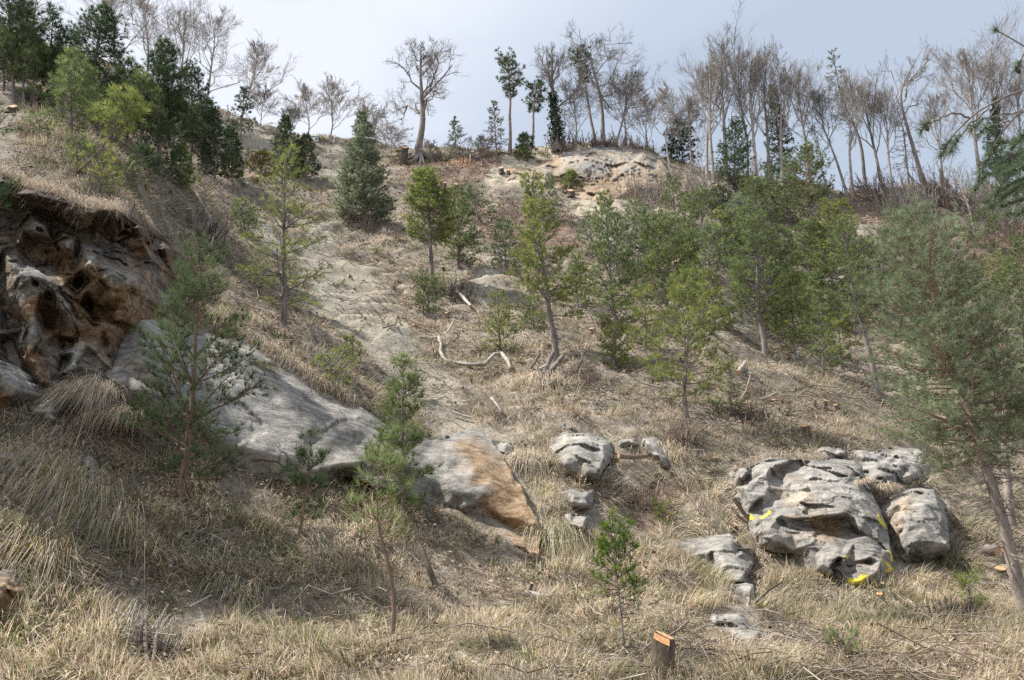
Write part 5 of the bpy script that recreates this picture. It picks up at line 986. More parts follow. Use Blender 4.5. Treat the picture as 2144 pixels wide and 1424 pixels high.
# the dark wood at the upper left
for i, (a, b_, c, d, w, lab) in enumerate([
    (52, 225, 48, 20, 48, "dark pine second from the top left corner"), (135, 250, 140, 70, 46, "shadowy pine filling the gap left of the leaning trunk"), (205, 275, 200, 150, 48, "shadowy pine under the leaning pine's crown"), (242, 300, 240, 180, 46, "low dark pine just right of the leaning trunk's foot"),
    (298, 330, 300, 160, 50, "dark pine touching the blackish one from the left"), (362, 350, 368, 190, 46, "dark pine between the blackish and the ragged one"), (425, 365, 425, 215, 44, "dark pine right of the ragged-crowned one"), (340, 380, 335, 270, 46, "low dark pine behind the bright bushy sapling"),
    (180, 270, 185, 190, 44, "low shadowy bushy pine at the foot of the leaning trunk"), (10, 190, 5, 60, 50, "dark pine half cut by the left edge"), (300, 385, 298, 320, 38, "low dark bush right of the bright bushy sapling")]):
    pine(a, b_, c, d, w, lab, 160+i, ('round', 'open', 'round')[i % 3], .3, N_DARK if i % 4 else N_MID, nl=.15, bdens=1.35, group=G4, dead=.4)
# crest conifers
G5 = "conifers along the crest"
pine(1068, 320, 1064, 130, 34, "slim crest Scots pine with a bare ruddy stem and one-sided flag of needles", 72, 'flat', .62, N_DARK, B_SCOTS, nl=.22, bdens=1.3, trunk=8, group=G5, dead=.2, jag=.6)
pine(1110, 322, 1122, 178, 26, "shorter Scots pine on the crest leaning right beside the ivy-clad tree", 73, 'flat', .60, N_DARK, B_SCOTS, nl=.22, bdens=1.3, trunk=7, group=G5, dead=.2, jag=.5)
pine(1246, 300, 1214, 112, 24, "thin Scots pine leaning left in front of the broad crest oak", 74, 'flat', .68, N_DARK, B_SCOTS, nl=.22, bdens=1.2, trunk=7, group=G5, dead=.2, jag=.5)
pine(1640, 395, 1618, 182, 40, "dark narrow spruce among the bare crest trees", 75, 'spire', .12, N_DARK, nl=.2, bdens=1.3, up=(-.25, .3), group=G5, dead=.1, cat="spruce", name="spruce")
pine(1432, 345, 1420, 262, 40, "dark yew bush on the crest right of the pale cliff", 76, 'round', .08, N_DARK, nl=.2, bdens=1.8, group=G5, name="yew", cat="yew")
pine(2085, 400, 2085, 205, 34, "dark spruce far behind the hanging pine bough", 77, 'spire', .1, N_DARK, nl=.2, bdens=1.2, group=G5, cat="spruce", name="spruce")
pine(1100, 328, 1098, 288, 22, "low dark bush between the two crest Scots pines", 78, 'round', .03, N_DARK, nl=.2, bdens=2, group=G5, name="evergreen_bush", cat="bush")
pine(1096, 334, 1096, 310, 14, "low green bush on the crest rim under the dark bush", 79, 'round', .03, N_MID, nl=.2, bdens=2, group=G5, name="evergreen_bush", cat="bush")
# upper left
pine(165, 244, 212, 25, 56, "leaning dark pine with a long bare trunk on the edge of the near bank", 80, 'round', .5, N_DARK, B_PINE, nl=.13, dens=1.0, bdens=2.2, trunk=13, group=G4, dead=.4, leanpts=[(188, 180), (205, 110)])
pine(332, 345, 345, 95, 52, "dense blackish pine behind the bright bushy sapling", 81, 'round', .3, N_DARK, nl=.15, bdens=2.0, group=G4, dead=.3)
pine(400, 355, 402, 142, 56, "dark pine with a ragged crown right of the blackish one", 82, 'open', .25, N_DARK, nl=.15, bdens=1.6, group=G4, dead=.4)
pine(30, 215, 18, -40, 62, "dark pine in the top left corner", 83, 'round', .25, N_DARK, nl=.14, bdens=1.7, group=G4)
pine(105, 235, 112, 22, 40, "thin-topped dark pine left of the leaning one", 84, 'open', .3, N_DARK, nl=.14, bdens=1.4, group=G4)
pine(270, 300, 262, 130, 44, "dark pine in the gap right of the leaning trunk", 85, 'round', .2, N_DARK, nl=.15, bdens=1.5, group=G4)
pine(155, 300, 150, 120, 52, "dull green pine low behind the leaning trunk", 86, 'round', .2, N_MID, nl=.14, bdens=1.6, group=G4)
pine(75, 230, 70, 90, 46, "dull green pine behind the stumps at the upper left", 87, 'round', .15, N_MID, nl=.14, bdens=1.5, group=G4)
pine(452, 380, 445, 235, 44, "grey-green pine at the right end of the dark pines", 88, 'open', .2, N_DARK, nl=.15, bdens=1.3, group=G4, dead=.6)
pine(505, 300, 512, 190, 32, "slender thin pine before the pale bank on the far left crest", 89, 'open', .3, N_DARK, nl=.16, bdens=1.0, group=G4)
pine(487, 372, 484, 272, 26, "dark pointed juniper left of the pine with the pale trunk", 90, 'column', .03, N_DARK, nl=.15, bdens=2.2, group=G4, dead=0, name="juniper", cat="juniper")
pine(376, 392, 379, 312, 34, "dark green pointed juniper bush below the blackish pines", 91, 'cone', .03, N_MID, nl=.14, bdens=2.2, group=G4, dead=0, name="juniper", cat="juniper")
pine(432, 372, 430, 305, 24, "small dark juniper between the two pointed ones", 92, 'cone', .03, N_DARK, nl=.14, bdens=1.8, group=G4, dead=0, name="juniper", cat="juniper")
pine(602, 372, 598, 246, 42, "dark blue-green pine behind the pine with the pale trunk", 93, 'cone', .05, N_DARK, nl=.16, bdens=2.0, group=G4, dead=.1)
pine(640, 372, 640, 285, 34, "second dark pine behind the open-crowned one, nearer the bare crest", 94, 'cone', .05, N_DARK, nl=.16, bdens=1.8, group=G4, dead=.1)
pine(545, 380, 548, 325, 40, "ochre-tinged bush left of the open-crowned pine's top", 95, 'round', .03, N_OCHRE, nl=.14, bdens=1.8, group=G4, dead=0, name="evergreen_bush", cat="bush")
pine(155, 365, 262, 205, 48, "bright bushy pine on a long leaning stem over the cliff brow", 96, 'round', .62, N_YEL, B_PINE, nl=.13, dens=1.2, bdens=3.0, trunk=7, group=G4, dead=.5, leanpts=[(190, 335), (228, 290), (252, 245)], jag=.25)
pine(215, 395, 205, 330, 42, "low green pine bush on the cliff brow under the leaning stem", 97, 'flat', .03, N_YEL, nl=.11, bdens=2, group=G4, dead=.1)
pine(270, 405, 262, 350, 34, "small green bush right of the low pine bush on the brow", 98, 'flat', .03, N_MID, nl=.11, bdens=2, group=G4, dead=.1)
pine(165, 345, 160, 298, 20, "tiny upright pine left of the leaning stem", 99, 'open', .05, N_MID, nl=.11, bdens=1.4, group=G4, dead=0)
pine(85, 285, 82, 255, 24, "tiny pine bush on the near bank below the stumps", 100, 'flat', .03, N_MID, nl=.10, bdens=1.8, group=G4, dead=.1)
pine(520, 500, 500, 420, 44, "loose green pine bush left of the open-crowned pine", 101, 'open', .05, N_MID, nl=.12, bdens=1.2, group=G2, dead=.4)
# shrubs near the foot
pine(1390, 1092, 1388, 1062, 22, "small green heath clump in the brushwood left of the flat grey slab", 102, 'round', .02, N_YEL, nl=.08, bdens=2.2, group=G1, dead=0, name="evergreen_bush", cat="bush")
pine(2025, 1290, 2030, 1225, 30, "little green pine among cut brush at lower right", 103, 'round', .05, N_YEL, nl=.1, bdens=2.0, group=G1, dead=0)
pine(1770, 1385, 1768, 1352, 22, "small grey-green seedling clump beside the split orange stick", 104, 'flat', .02, N_MID, nl=.08, bdens=2.0, group=G1, dead=0, name="evergreen_bush", cat="bush")
pine(420, 1030, 290, 985, 0, "", 105) if False else None

for i, (x, y, h) in enumerate([(-12.0, 15.0, 9.0)]):   # unseen pine added left of the view to shade the foreground
    b_ = np.array([x, y, 0.0]); b_[2] = float(terrain_z(b_[0:1], b_[1:2])[0]); t_ = proj(b_+np.array([.3, 0, h]))
    pine(0, 0, float(t_[0]), float(t_[1]), 2.0/m_per_px(b_), "unseen dark pine added beyond the left edge to shade the left foreground", 140+i, 'round', .3, N_DARK, nl=.14, bdens=1.6, group="added shading pines beyond the left edge", base=b_)

# ------------------------------------------------------------------ bare trees on the crest
bare(870, 332, 882, 88, 70, "lone bare oak with a curved leaning trunk on the crest skyline", 200, 'oak', B_OAK, trunk=17, fork=.34, ctrl=[(878, 300), (886, 258), (884, 215), (880, 150)], dens=1.05)
bare(645, 292, 640, 178, 52, "bare rounded beech beside the white hut", 201, 'beech', fork=.2)
bare(690, 298, 697, 170, 48, "bare beech right of the white hut", 202, 'beech', fork=.2)
bare(612, 285, 606, 225, 28, "small bare tree left of the white hut", 203, 'beech', fork=.2)
bare(503, 258, 542, 85, 46, "tall bare beech leaning right at the right end of the left wood", 204, 'beech', fork=.22)
bare(430, 235, 452, 25, 54, "tall bare beech second from the right end of the left wood", 205, 'beech', fork=.22)
bare(372, 215, 388, 10, 50, "tall bare beech third from the right end of the left wood", 206, 'beech', fork=.22)
bare(240, 180, 240, -50, 80, "wide bare tree behind the leaning dark pine", 207, 'beech', fork=.2)
bare(300, 190, 300, -10, 50, "bare tree behind the blackish pine", 227, 'beech', fork=.2)
bare(70, 150, 75, -60, 50, "pale birch-like bare tree in the top left corner", 208, 'birch', B_GREY, fork=.3)
bare(820, 330, 820, 262, 38, "small round bare tree left of the lone oak", 209, 'beech', fork=.18)
bare(765, 312, 765, 218, 34, "bare tree behind the spiky blue-green pine", 210, 'beech', fork=.2)
bare(900, 338, 905, 300, 28, "low bare bush right of the lone oak's foot", 211, 'beech', fork=.1, name="bare_bush", cat="bush")
bare(957, 336, 950, 242, 30, "small pale-green larch standing alone between the oak and the Scots pines", 212, 'larch', B_PINE, fork=.15, buds=N_LARCH, cat="larch", name="larch")
bare(1040, 330, 1032, 207, 30, "larch left of the slim crest Scots pine", 213, 'larch', B_PINE, fork=.2, cat="larch", name="larch", buds=N_LARCH)
bare(1002, 334, 1000, 285, 30, "low bare bush between the two larches", 214, 'beech', fork=.1, name="bare_bush", cat="bush")
bare(1166, 314, 1158, 100, 56, "ivy-clad bare tree on the crest left of the pale cliff top", 215, 'oak', B_OAK, trunk=15, fork=.36, ivy=(.08, .56, 900, 16), ctrl=[(1164, 260), (1158, 200), (1155, 150)])
bare(1262, 302, 1236, 78, 74, "broad bare crest tree with a bent crown above the pale cliff", 216, 'oak', B_OAK, trunk=10, fork=.36, ctrl=[(1262, 240), (1255, 190), (1238, 130)])
bare(1312, 306, 1310, 150, 48, "bare tree right of the broad one above the pale cliff", 217, 'beech', B_OAK, fork=.2)
bare(1205, 310, 1200, 180, 40, "slim crooked bare tree between the ivy-clad tree and the broad one", 218, 'beech', B_OAK, fork=.2)
bare(1290, 300, 1330, 130, 34, "leaning bare tree behind the broad one on the crest", 228, 'oak', B_OAK, fork=.3)
bare(1402, 345, 1388, 170, 52, "bare beech right of the pale cliff before the tall group", 219, 'beech', fork=.25)
bare(1448, 360, 1440, 200, 40, "bare tree behind the dark yew bush", 229, 'beech', fork=.22)
bare(1522, 385, 1512, 62, 62, "tallest bare beech of the group left of the spruce", 220, 'beech', B_OAK, fork=.27, dens=.9)
bare(1565, 390, 1545, 95, 50, "tall bare beech between the tallest one and the spruce", 221, 'beech', B_OAK, fork=.27, dens=.9)
bare(1610, 398, 1612, 88, 54, "tall bare beech directly behind the spruce", 222, 'beech', B_OAK, fork=.27, dens=.9)
bare(1480, 375, 1478, 130, 40, "thin bare tree at the left end of the tall group", 230, 'beech', fork=.3)
bare(1700, 408, 1668, 130, 44, "thin bare tree right of the spruce", 223, 'beech', B_GREY, fork=.4)
bare(1775, 412, 1710, 185, 44, "straight leaning bare trunk left of the tall larch in the crest gap", 224, 'beech', B_OAK, fork=.45, trunk=7)
bare(1812, 405, 1742, 96, 46, "tall greenish larch leaning left over the crest gap", 225, 'larch', B_PINE, fork=.42, buds=N_LARCH, cat="larch", name="larch", trunk=9)
bare(1848, 404, 1802, 158, 46, "dark bare tree leaning left right of the tall larch", 226, 'beech', B_OAK, fork=.35, trunk=9)
bare(1740, 412, 1700, 260, 30, "slender bare stem at the left side of the crest gap", 231, 'birch', B_OAK, fork=.35)
bare(1938, 400, 1935, 95, 36, "twisted dead tree with forking black limbs right of the crest gap", 232, 'oak', B_OAK, trunk=11, fork=.5, ctrl=[(1915, 320), (1888, 225), (1883, 190), (1905, 150)], dens=.8)
bare(1905, 400, 1875, 215, 36, "bare larch just left of the twisted dead tree", 233, 'larch', B_PINE, fork=.3, cat="larch", name="larch")
bare(2055, 398, 2010, 72, 88, "fan-shaped bare tree with slender upright boughs behind the hanging bough", 234, 'fan', B_GREY, fork=.3, dens=1.1)
bare(2130, 398, 2120, 150, 50, "bare tree behind the hanging bough at the right edge", 235, 'beech', B_GREY, fork=.3)
bare(1975, 565, 1948, 470, 14, "thin white birch stem above the blue-green Scots pine", 236, 'birch', B_PALE, fork=.4, cat="birch", name="birch")
bare(2032, 590, 2000, 500, 14, "second thin white birch stem on the reddish leaf bank", 237, 'birch', B_PALE, fork=.4, cat="birch", name="birch")
bare(2040, 480, 1985, 345, 22, "pale slanting birch stem in the thicket left of the hanging bough", 238, 'birch', B_PALE, fork=.35, cat="birch", name="birch")
bare(1475, 420, 1465, 300, 26, "slim pale birch in the brush right of the pale cliff", 239, 'birch', B_PALE, fork=.3, cat="birch", name="birch")
bare(1600, 450, 1580, 320, 24, "slim pale birch under the tall bare group", 240, 'birch', B_PALE, fork=.3, cat="birch", name="birch")
bare(330, 300, 342, 168, 8, "pale dead pine stem without branches before the blackish pine", 241, 'birch', B_PALE, fork=.6, cat="dead tree", name="dead_pine", dens=.3, trunk=5)

bare(1495, 380, 1488, 105, 40, "slender bare beech just left of the tallest one", 242, 'beech', B_GREY, fork=.35)
bare(1585, 396, 1580, 78, 44, "slender bare beech behind the spruce's left side", 243, 'beech', B_GREY, fork=.35)
bare(1640, 404, 1632, 110, 44, "pale bare beech behind the spruce's right side", 244, 'beech', B_GREY, fork=.35)
bare(1785, 408, 1765, 150, 36, "faint bare tree behind the tall larch", 245, 'beech', B_GREY, fork=.35)
bare(1870, 404, 1835, 175, 40, "faint bare tree between the dark leaning one and the bare larch", 246, 'beech', B_GREY, fork=.35)
bare(1975, 400, 1960, 190, 44, "faint bare tree between the twisted dead one and the fan-shaped one", 247, 'beech', B_GREY, fork=.25)
bare(2095, 398, 2070, 110, 50, "faint bare tree right of the fan-shaped one", 248, 'beech', B_GREY, fork=.3)
bare(1360, 325, 1352, 190, 36, "low faint bare tree on the right shoulder of the pale cliff", 249, 'beech', B_GREY, fork=.2)
bare(545, 265, 560, 185, 30, "small faint bare tree between the left wood and the white hut", 250, 'beech', B_GREY, fork=.2)

# thickets and brush
TG = "thickets of bare stems along the upper slope"
for i, (a, b_, w, h, n, lab) in enumerate([
    (1325, 318, 90, 50, 70, "bare brush on the right shoulder of the pale crest cliff"), (1350, 420, 120, 60, 90, "pinkish-grey brush at the foot of the pale crest cliff"), (1450, 420, 110, 80, 90, "grey brush below the dark yew bush"),
    (1560, 430, 130, 80, 80, "bare undergrowth below the tall bare group"), (1840, 420, 120, 70, 90, "brown twiggy brush on the crest gap's right side"), (1910, 450, 110, 90, 90, "tall grey thicket under the twisted dead tree"), (1990, 440, 120, 110, 110, "tall brown thicket left of the hanging bough"),
    (2080, 460, 120, 110, 110, "thicket behind the hanging bough"), (2150, 520, 110, 90, 70, "thicket at the right edge above the leaf bank"), (1250, 312, 110, 40, 60, "stubby brush in front of the crest trees"), (1180, 320, 70, 55, 60, "ruddy brush at the foot of the ivy-clad tree"), (1660, 430, 90, 60, 60, "grey brush between the spruce and the crest gap"),
    (930, 335, 60, 22, 30, "low brush right of the lone oak"), (470, 340, 100, 50, 50, "grey-brown brush among the pointed junipers"), (540, 330, 90, 40, 40, "thin brush below the slender crest pine"), (1790, 540, 60, 50, 40, "bare brush beside the sandy patch on the right"), (1930, 560, 80, 60, 50, "bare brush left of the reddish leaf bank"), (320, 300, 120, 60, 60, "dead brush under the blackish pines"), (985, 330, 90, 25, 40, "low brush under the pale-green larch")]):
    thicket(a, b_, w, h, n, lab, 300+i, [B_TWIG, B_GREY, B_DARKT][(0, 1, 1, 0, 0, 1, 0, 1, 0, 2, 0, 1, 0, 1, 1, 0, 1, 2, 0)[i]], -.12 if a > 1700 else 0, 60 if i in (0, 10, 4) else 0, group=TG)
BG = "heaps of cut brush on the slope"
for i, (a, b_, w, h, n, lab) in enumerate([
    (690, 775, 110, 50, 110, "tangle of dead grey branches under the open-crowned pine"), (770, 480, 90, 34, 70, "dead brush heap on the hump left of the bare gully"), (950, 620, 90, 46, 80, "dark root and branch heap below the bare-trunked bright pine"), (1210, 800, 90, 50, 70, "brush heap around the cut logs"),
    (1330, 1060, 120, 50, 110, "brushwood heap right of the middle outcrop"), (1430, 930, 80, 60, 60, "dead twigs under the hooked-trunk pine"), (1560, 880, 100, 46, 70, "brush and roots on the lower left of the grassy knoll"), (2010, 1310, 120, 60, 100, "cut brush heap at the lower right"),
    (300, 1360, 130, 90, 90, "tangle of grey dead branches and roots at the lower left"), (440, 500, 60, 50, 40, "exposed roots on the bank right of the cliff"), (610, 720, 120, 26, 90, "dry root mat around the foot of the open-crowned pine"), (1270, 690, 60, 40, 50, "dead brush above the small bushy bright pine")]):
    thicket(a, b_, w, h, n, lab, 400+i, [B_PALE, B_TWIG, B_DARKT][(0, 1, 2, 1, 1, 1, 2, 2, 0, 2, 2, 2)[i]], .1, group=BG, name="brush_heap", cat="brush heap", r=.007)
# ------------------------------------------------------------------ cut stumps, logs, branches
def cut_mat():
    m, t, o = mat_new("fresh_cut_wood"); n = noise(t, 30, 6, .75, pos(t)); c = ramp(t, n.outputs[0], [(.3, (.30, .16, .08)), (.52, (.52, .31, .16)), (.8, (.68, .50, .33))]).outputs[0]; principled(t, o, c, .8); return m
CUT = cut_mat()
B_STUMP = bark("stump_bark", (.035, .027, .02), (.16, .125, .095), 9, .7)
def cyl_wood(name, P_, R_, label, cat, group, bk, origin, cut0=False, cut1=True, seed=0, tilt=0.0, rings=14):
    """a piece of wood along a path: bark part and cut faces"""
    rng = np.random.default_rng(seed); o = thing(name, origin, label, cat, group); P_ = np.asarray(P_, float)-origin; g = Geo(); k = rings; n = len(P_)
    f = np.linspace(0, 1, n*3-2); Pi = np.stack([np.interp(f, np.linspace(0, 1, n), P_[:, i]) for i in range(3)], -1); Ri = np.interp(f, np.linspace(0, 1, n), R_)
    g.tube(Pi, Ri, k); V = g.V[0]; V += (np.stack([fbm(V*7+seed, 3, 1), fbm(V*7+seed+9, 3, 2), fbm(V*7+seed+5, 2, 3)*.3], -1)*float(np.mean(R_))*.16)
    if tilt: V[-2*k:, 2] += (V[-2*k:, 1]-V[-k:, 1].mean())*tilt*np.repeat([.5, 1], k)
    for i_, c_ in ((0, Pi[0]), (len(Pi)-1, Pi[-1])):
        j = np.arange(k); g.mesh(np.concatenate([V[i_*k:(i_+1)*k], [V[i_*k:(i_+1)*k].mean(0)]]), [np.stack([j, (j+1) % k, np.full(k, k)], -1)])
    g.build("bark", bk, o)
    for flag, sl, d in ((cut1, slice((len(Pi)-1)*k, len(Pi)*k), Pi[-1]-Pi[-2]), (cut0, slice(0, k), Pi[0]-Pi[1])):
        if not flag: continue
        rim = V[sl]; c = rim.mean(0); d = unit(d); mid = c+(rim-c)*.55; V2 = np.concatenate([c+(rim-c)*.97+d*.004, mid+d*(.006+rng.normal(0, .0015, (k, 1))), [c+d*.008]]); g2 = Geo(); j = np.arange(k); jn = (j+1) % k
        if flag is True and sl.start == 0: V2[:, :] = V2
        g2.mesh(V2, [np.stack([j, jn, jn+k, j+k], -1), np.stack([j+k, jn+k, np.full(k, 2*k)], -1)]); g2.build("cut_face", CUT, o, False)
    return o
def stump(px, row_, w, h, label, seed, lean=(0, 0), flare=1.5, bk=None, group="cut stumps on the slope"):
    """px,row: foot; w,h: width and height in view units"""
    b = hit(px, row_); k = m_per_px(b); r = w*k/2; H = h*k/.93; top = np.array([lean[0]*k, -.12*H+lean[1]*k, H])
    P_ = [b+np.array([0, 0, -.25*H-.05]), b, b+top*.35, b+top]; R_ = [r*flare*1.15, r*flare, r*1.08, r]
    return cyl_wood("tree_stump", P_, R_, label, "stump", group, bk or B_STUMP, b, seed=seed, tilt=(b[2]-CAM[2])/b[1]+.28)
def log(spots, w, label, seed, lift=.06, bk=None, taper=.8, name="cut_log", cat="log", group="cut wood on the slope", cut0=True, cut1=True, rings=12):
    Q = []
    for i, s in enumerate(spots):
        q = hit(s[0], s[1]); e_ = s[2] if len(s) > 2 else lift; q = q+gnormal(q[0], q[1])*e_; Q.append(q)
    k = m_per_px(Q[0]); r = w*k/2
    return cyl_wood(name, Q, np.linspace(r, r*taper, len(Q)), label, cat, group, bk or B_PINE, Q[0], cut0=cut0, cut1=cut1, seed=seed, rings=rings)
for i, a in enumerate([
    (1388, 1424, 44, 78, "thick foreground stump with a stepped fresh orange cut at the bottom edge"), (1690, 918, 17, 26, "dark stump with a bright orange top above the yellow-marked block"), (80, 195, 13, 20, "tall dark stump on the near bank left of the leaning pine"), (70, 222, 15, 18, "slanting stump with an orange face below the tall dark one"), (38, 150, 10, 12, "pale-topped stump at the top of the near bank"), (22, 236, 18, 14, "broad dark stump at the left edge under the pale-topped one"),
    (255, 1290, 14, 20, "orange-topped stump at the lower left among dead roots"), (234, 980, 8, 9, "short rust-orange stump left of the tall young pine"), (1110, 1248, 8, 24, "thin upright stump with a pale cream top in the foreground grass"), (1682, 1212, 10, 14, "charred dark stump with an orange top under the yellow-marked block"), (1720, 1210, 7, 7, "tiny pale stump right of the charred one"), (1845, 1256, 14, 11, "round cream-faced stump below the yellow paint"),
    (1595, 805, 6, 9, "small orange-topped stump on the upper knoll"), (1648, 748, 9, 8, "flat orange stump on the knoll crest"), (1623, 742, 6, 6, "smaller orange stump left of the flat one on the knoll crest"), (1646, 868, 8, 8, "orange-faced stump low on the middle of the knoll"), (1706, 850, 5, 13, "thin light stump on the right half of the knoll"), (1726, 855, 10, 16, "dark leaning stump right of the thin light one"), (1756, 862, 8, 14, "dark stump farthest right on the knoll"), (1622, 846, 8, 8, "stump at the end of the stick on the knoll"),
    (1051, 364, 10, 12, "dark double-cut stump on the cleared slope under the crest"), (1065, 364, 7, 8, "little stump right of the dark double-cut one"), (1195, 412, 14, 14, "root-clawed stump under the tiny bright pine tuft"), (910, 400, 8, 22, "grey stump among the cleared slope's debris left of centre"), (930, 402, 7, 18, "second grey stump on the cleared slope"), (952, 395, 9, 10, "dark stump at the top of the dense bright pine"), (843, 342, 14, 34, "jagged black stump left of the lone oak's roots"),
    (930, 566, 6, 8, "orange stump in the dark root heap"), (938, 664, 10, 9, "orange cut stump below the low spreading pine bush"), (1240, 697, 9, 9, "orange-topped stump left of the brush above the small bushy pine"), (1268, 668, 6, 6, "little orange stump above the small bushy pine"), (1339, 716, 8, 9, "dark stump left of a pair under the broad dark-green pine"), (1362, 716, 8, 9, "dark stump right of a pair under the broad dark-green pine"),
    (462, 366, 14, 10, "reddish stump on the bank under the pointed juniper"), (536, 376, 7, 7, "orange cut stump left of the open-crowned pine's top"), (342, 312, 6, 7, "tiny orange stump under the pale dead pine stem"), (318, 362, 6, 6, "tiny orange stump above the cliff brow bushes"), (395, 470, 10, 34, "dark upright root stump on the bank right of the cliff"), (1760, 950, 6, 6, "tiny orange stub on the ledge above the cap rock"), (1500, 965, 4, 6, "tiny orange stub on the slope left of the yellow-marked block"),
    (2095, 1205, 24, 14, "short dark stump behind the large Scots pine's trunk"), (2048, 1268, 9, 6, "pale cut stub in the cut brush at lower right"), (2003, 1310, 7, 8, "orange cut stub in the lower right brush heap"), (1535, 1108, 12, 10, "cut root end left of the yellow-marked block")]):
    if i == 0: continue
    stump(*a[:4], a[4], 500+i, lean=(((i*37) % 9)-4, 0), flare=1.25+.08*(i % 5))
def big_stump():
    b = hit(1392, 1440); k = m_per_px(b); o = thing("tree_stump", b, "thick foreground stump with a stepped fresh orange cut at the bottom edge", "stump", "cut stumps on the slope")
    rng = np.random.default_rng(3); K = 28
    def prism(cx, w0, w1, z1, fa, fb, nm):
        th = np.linspace(0, 2*math.pi, K, endpoint=False); V = []; zs = np.linspace(-.4, z1, 12)
        for z in zs:
            r = np.interp(z, [-.4, 0, z1*.5, z1], [w0*1.35, w0*1.12, w0, w1]); x = np.cos(th)*r; y = np.sin(th)*r
            x = np.clip(x, fa, fb); V.append(np.stack([x+cx, y, np.full(K, z)], -1))
        V = np.concatenate(V); V += np.stack([fbm(V*np.array([9, 9, 3]), 3, 4), fbm(V*np.array([9, 9, 3])+3, 3, 5), V[:, 0]*0], -1)*w0*.06; V[-2*K:, 2] += V[-2*K:, 1]*np.repeat([.25, .5], K) - .35*(V[-2*K:, 0]-cx)*np.repeat([.5, 1.], K)*(nm == 'low')
        i = np.arange(11)[:, None]*K; j = np.arange(K)[None]; jn = (j+1) % K; q = np.stack([i+j, i+jn, i+K+jn, i+K+j], -1).reshape(-1, 4); g = Geo(); g.mesh(V, [q]); g.build("bark", B_STUMP, o)
        rim = V[-K:]; c = rim.mean(0); mid = c+(rim-c)*.5+rng.normal(0, .002, (K, 3)); V2 = np.concatenate([c+(rim-c)*.97+[0, 0, .004], mid+[0, 0, .006], [c+[0, 0, .007]]]); j = np.arange(K); jn = (j+1) % K
        g = Geo(); g.mesh(V2, [np.stack([j, jn, jn+K, j+K], -1), np.stack([j+K, jn+K, np.full(K, 2*K)], -1)]); g.build("cut_face", CUT, o, False)
    R = 25*k; Z = 1/.93*k
    prism(0, R, R*.96, 82*Z, -R*2, R*.1, 'low'); prism(R*.16, R, R*.93, 99*Z, -R*.06, R*2, 'high')
    g = Geo(); z0, z1 = 82*Z+.01, 99*Z-.01; V = np.array([[R*.09, y, z] for z in (z0, z1) for y in np.linspace(-R*.9, R*.9, 7)]); V[:, 0] += rng.normal(0, .004, len(V)) - .015; V[7:, 2] += V[7:, 1]*.45; V[:7, 2] += V[:7, 1]*.4; q = np.array([[i, i+1, i+8, i+7] for i in range(6)]); g.mesh(V, [q]); g.build("hinge_wood", CUT, o, False); o.rotation_euler[2] = rad(38)
big_stump()
log([(1122, 818, -.05), (1152, 795, .25), (1178, 773, .4)], 13, "thick cut log on top of the log pile in the middle of the slope", 600, .35, B_PINE, cut0=False, group="logs of the pile in mid slope")
log([(1134, 800, 0.), (1148, 780, .3), (1160, 768, .45)], 12, "shorter cut log behind the thick one in the log pile", 601, .5, B_PINE, cut0=False, group="logs of the pile in mid slope")
log([(1128, 796), (1145, 786)], 9, "pale split log between the two bigger ones in the pile", 602, .30, B_PALE, cut0=False, group="logs of the pile in mid slope")
log([(1102, 785, .0), (1118, 770, .15), (1130, 758, .3)], 7, "thin branch log at the left of the log pile", 603, .30, B_TWIG, cut0=False, group="logs of the pile in mid slope")
log([(1150, 820), (1165, 808)], 7, "short log end lying in front of the log pile", 604, .2, B_PINE, cut0=False, group="logs of the pile in mid slope")
log([(1205, 800), (1215, 780), (1222, 760)], 6, "dark stick propped up right of the log pile", 605, .3, B_DARKT, cut0=False)
log([(877, 712, .1), (900, 715, .12), (917, 717, .2), (923, 730, .12), (921, 742, .1), (928, 757, .12), (935, 764, .12), (955, 766, .1), (985, 770, .1), (1015, 770, .12), (1035, 760, .3), (1050, 758, .3), (1062, 766, .2), (1070, 777, .08)], 6.5, "long pale snaking branch lying across the bare gully", 606, bk=B_PALE, taper=1.2, name="fallen_branch", cat="branch", cut0=False, cut1=False, rings=8)
log([(1545, 790), (1552, 780), (1560, 768)], 10, "white bare branch piece lying on the left edge of the knoll", 607, .15, B_PALE, name="fallen_branch", cat="branch")
log([(912, 1242, .1), (890, 1228, .35), (868, 1207, .55)], 14, "broken leaning log with a split orange end in the foreground grass", 608, bk=B_STUMP, cut0=False)
log([(905, 1245), (930, 1235)], 5, "short stick at the foot of the broken leaning log", 609, .12, B_TWIG, cut0=False, name="stick", cat="stick")
log([(1100, 1258), (1138, 1266)], 15, "short pale-barked log lying beside the thin upright stump", 610, .12, B_PALE)
log([(1290, 975), (1320, 978), (1350, 974)], 11, "peeled log above the brushwood right of the middle outcrop", 611, .25, B_TWIG)
log([(945, 870), (962, 876), (985, 883)], 6, "whitish stick lying under the bare gully's lower end", 612, .1, B_PALE, name="stick", cat="stick", cut0=False, cut1=False, rings=6)
log([(1028, 840), (1040, 855), (1050, 870)], 5, "grey forked stick right of the whitish one", 613, .1, B_PALE, name="stick", cat="stick", cut0=False, cut1=False, rings=6)
log([(1582, 1280, .15), (1605, 1275, .3), (1630, 1268, .4)], 5, "dark stick poking out beside the narrow broken white stone", 614, bk=B_DARKT, name="stick", cat="stick", cut0=False, rings=6)
log([(1730, 1355, .3), (1750, 1372, .15), (1762, 1382, .06)], 5, "split orange-faced stick near the bottom right", 615, bk=CUT, name="stick", cat="stick", cut0=False, rings=6)
log([(1682, 1360), (1720, 1370), (1760, 1382)], 3.5, "thin grey stick leading to the split orange-faced one", 616, .1, B_TWIG, name="stick", cat="stick", cut0=False, cut1=False, rings=5)
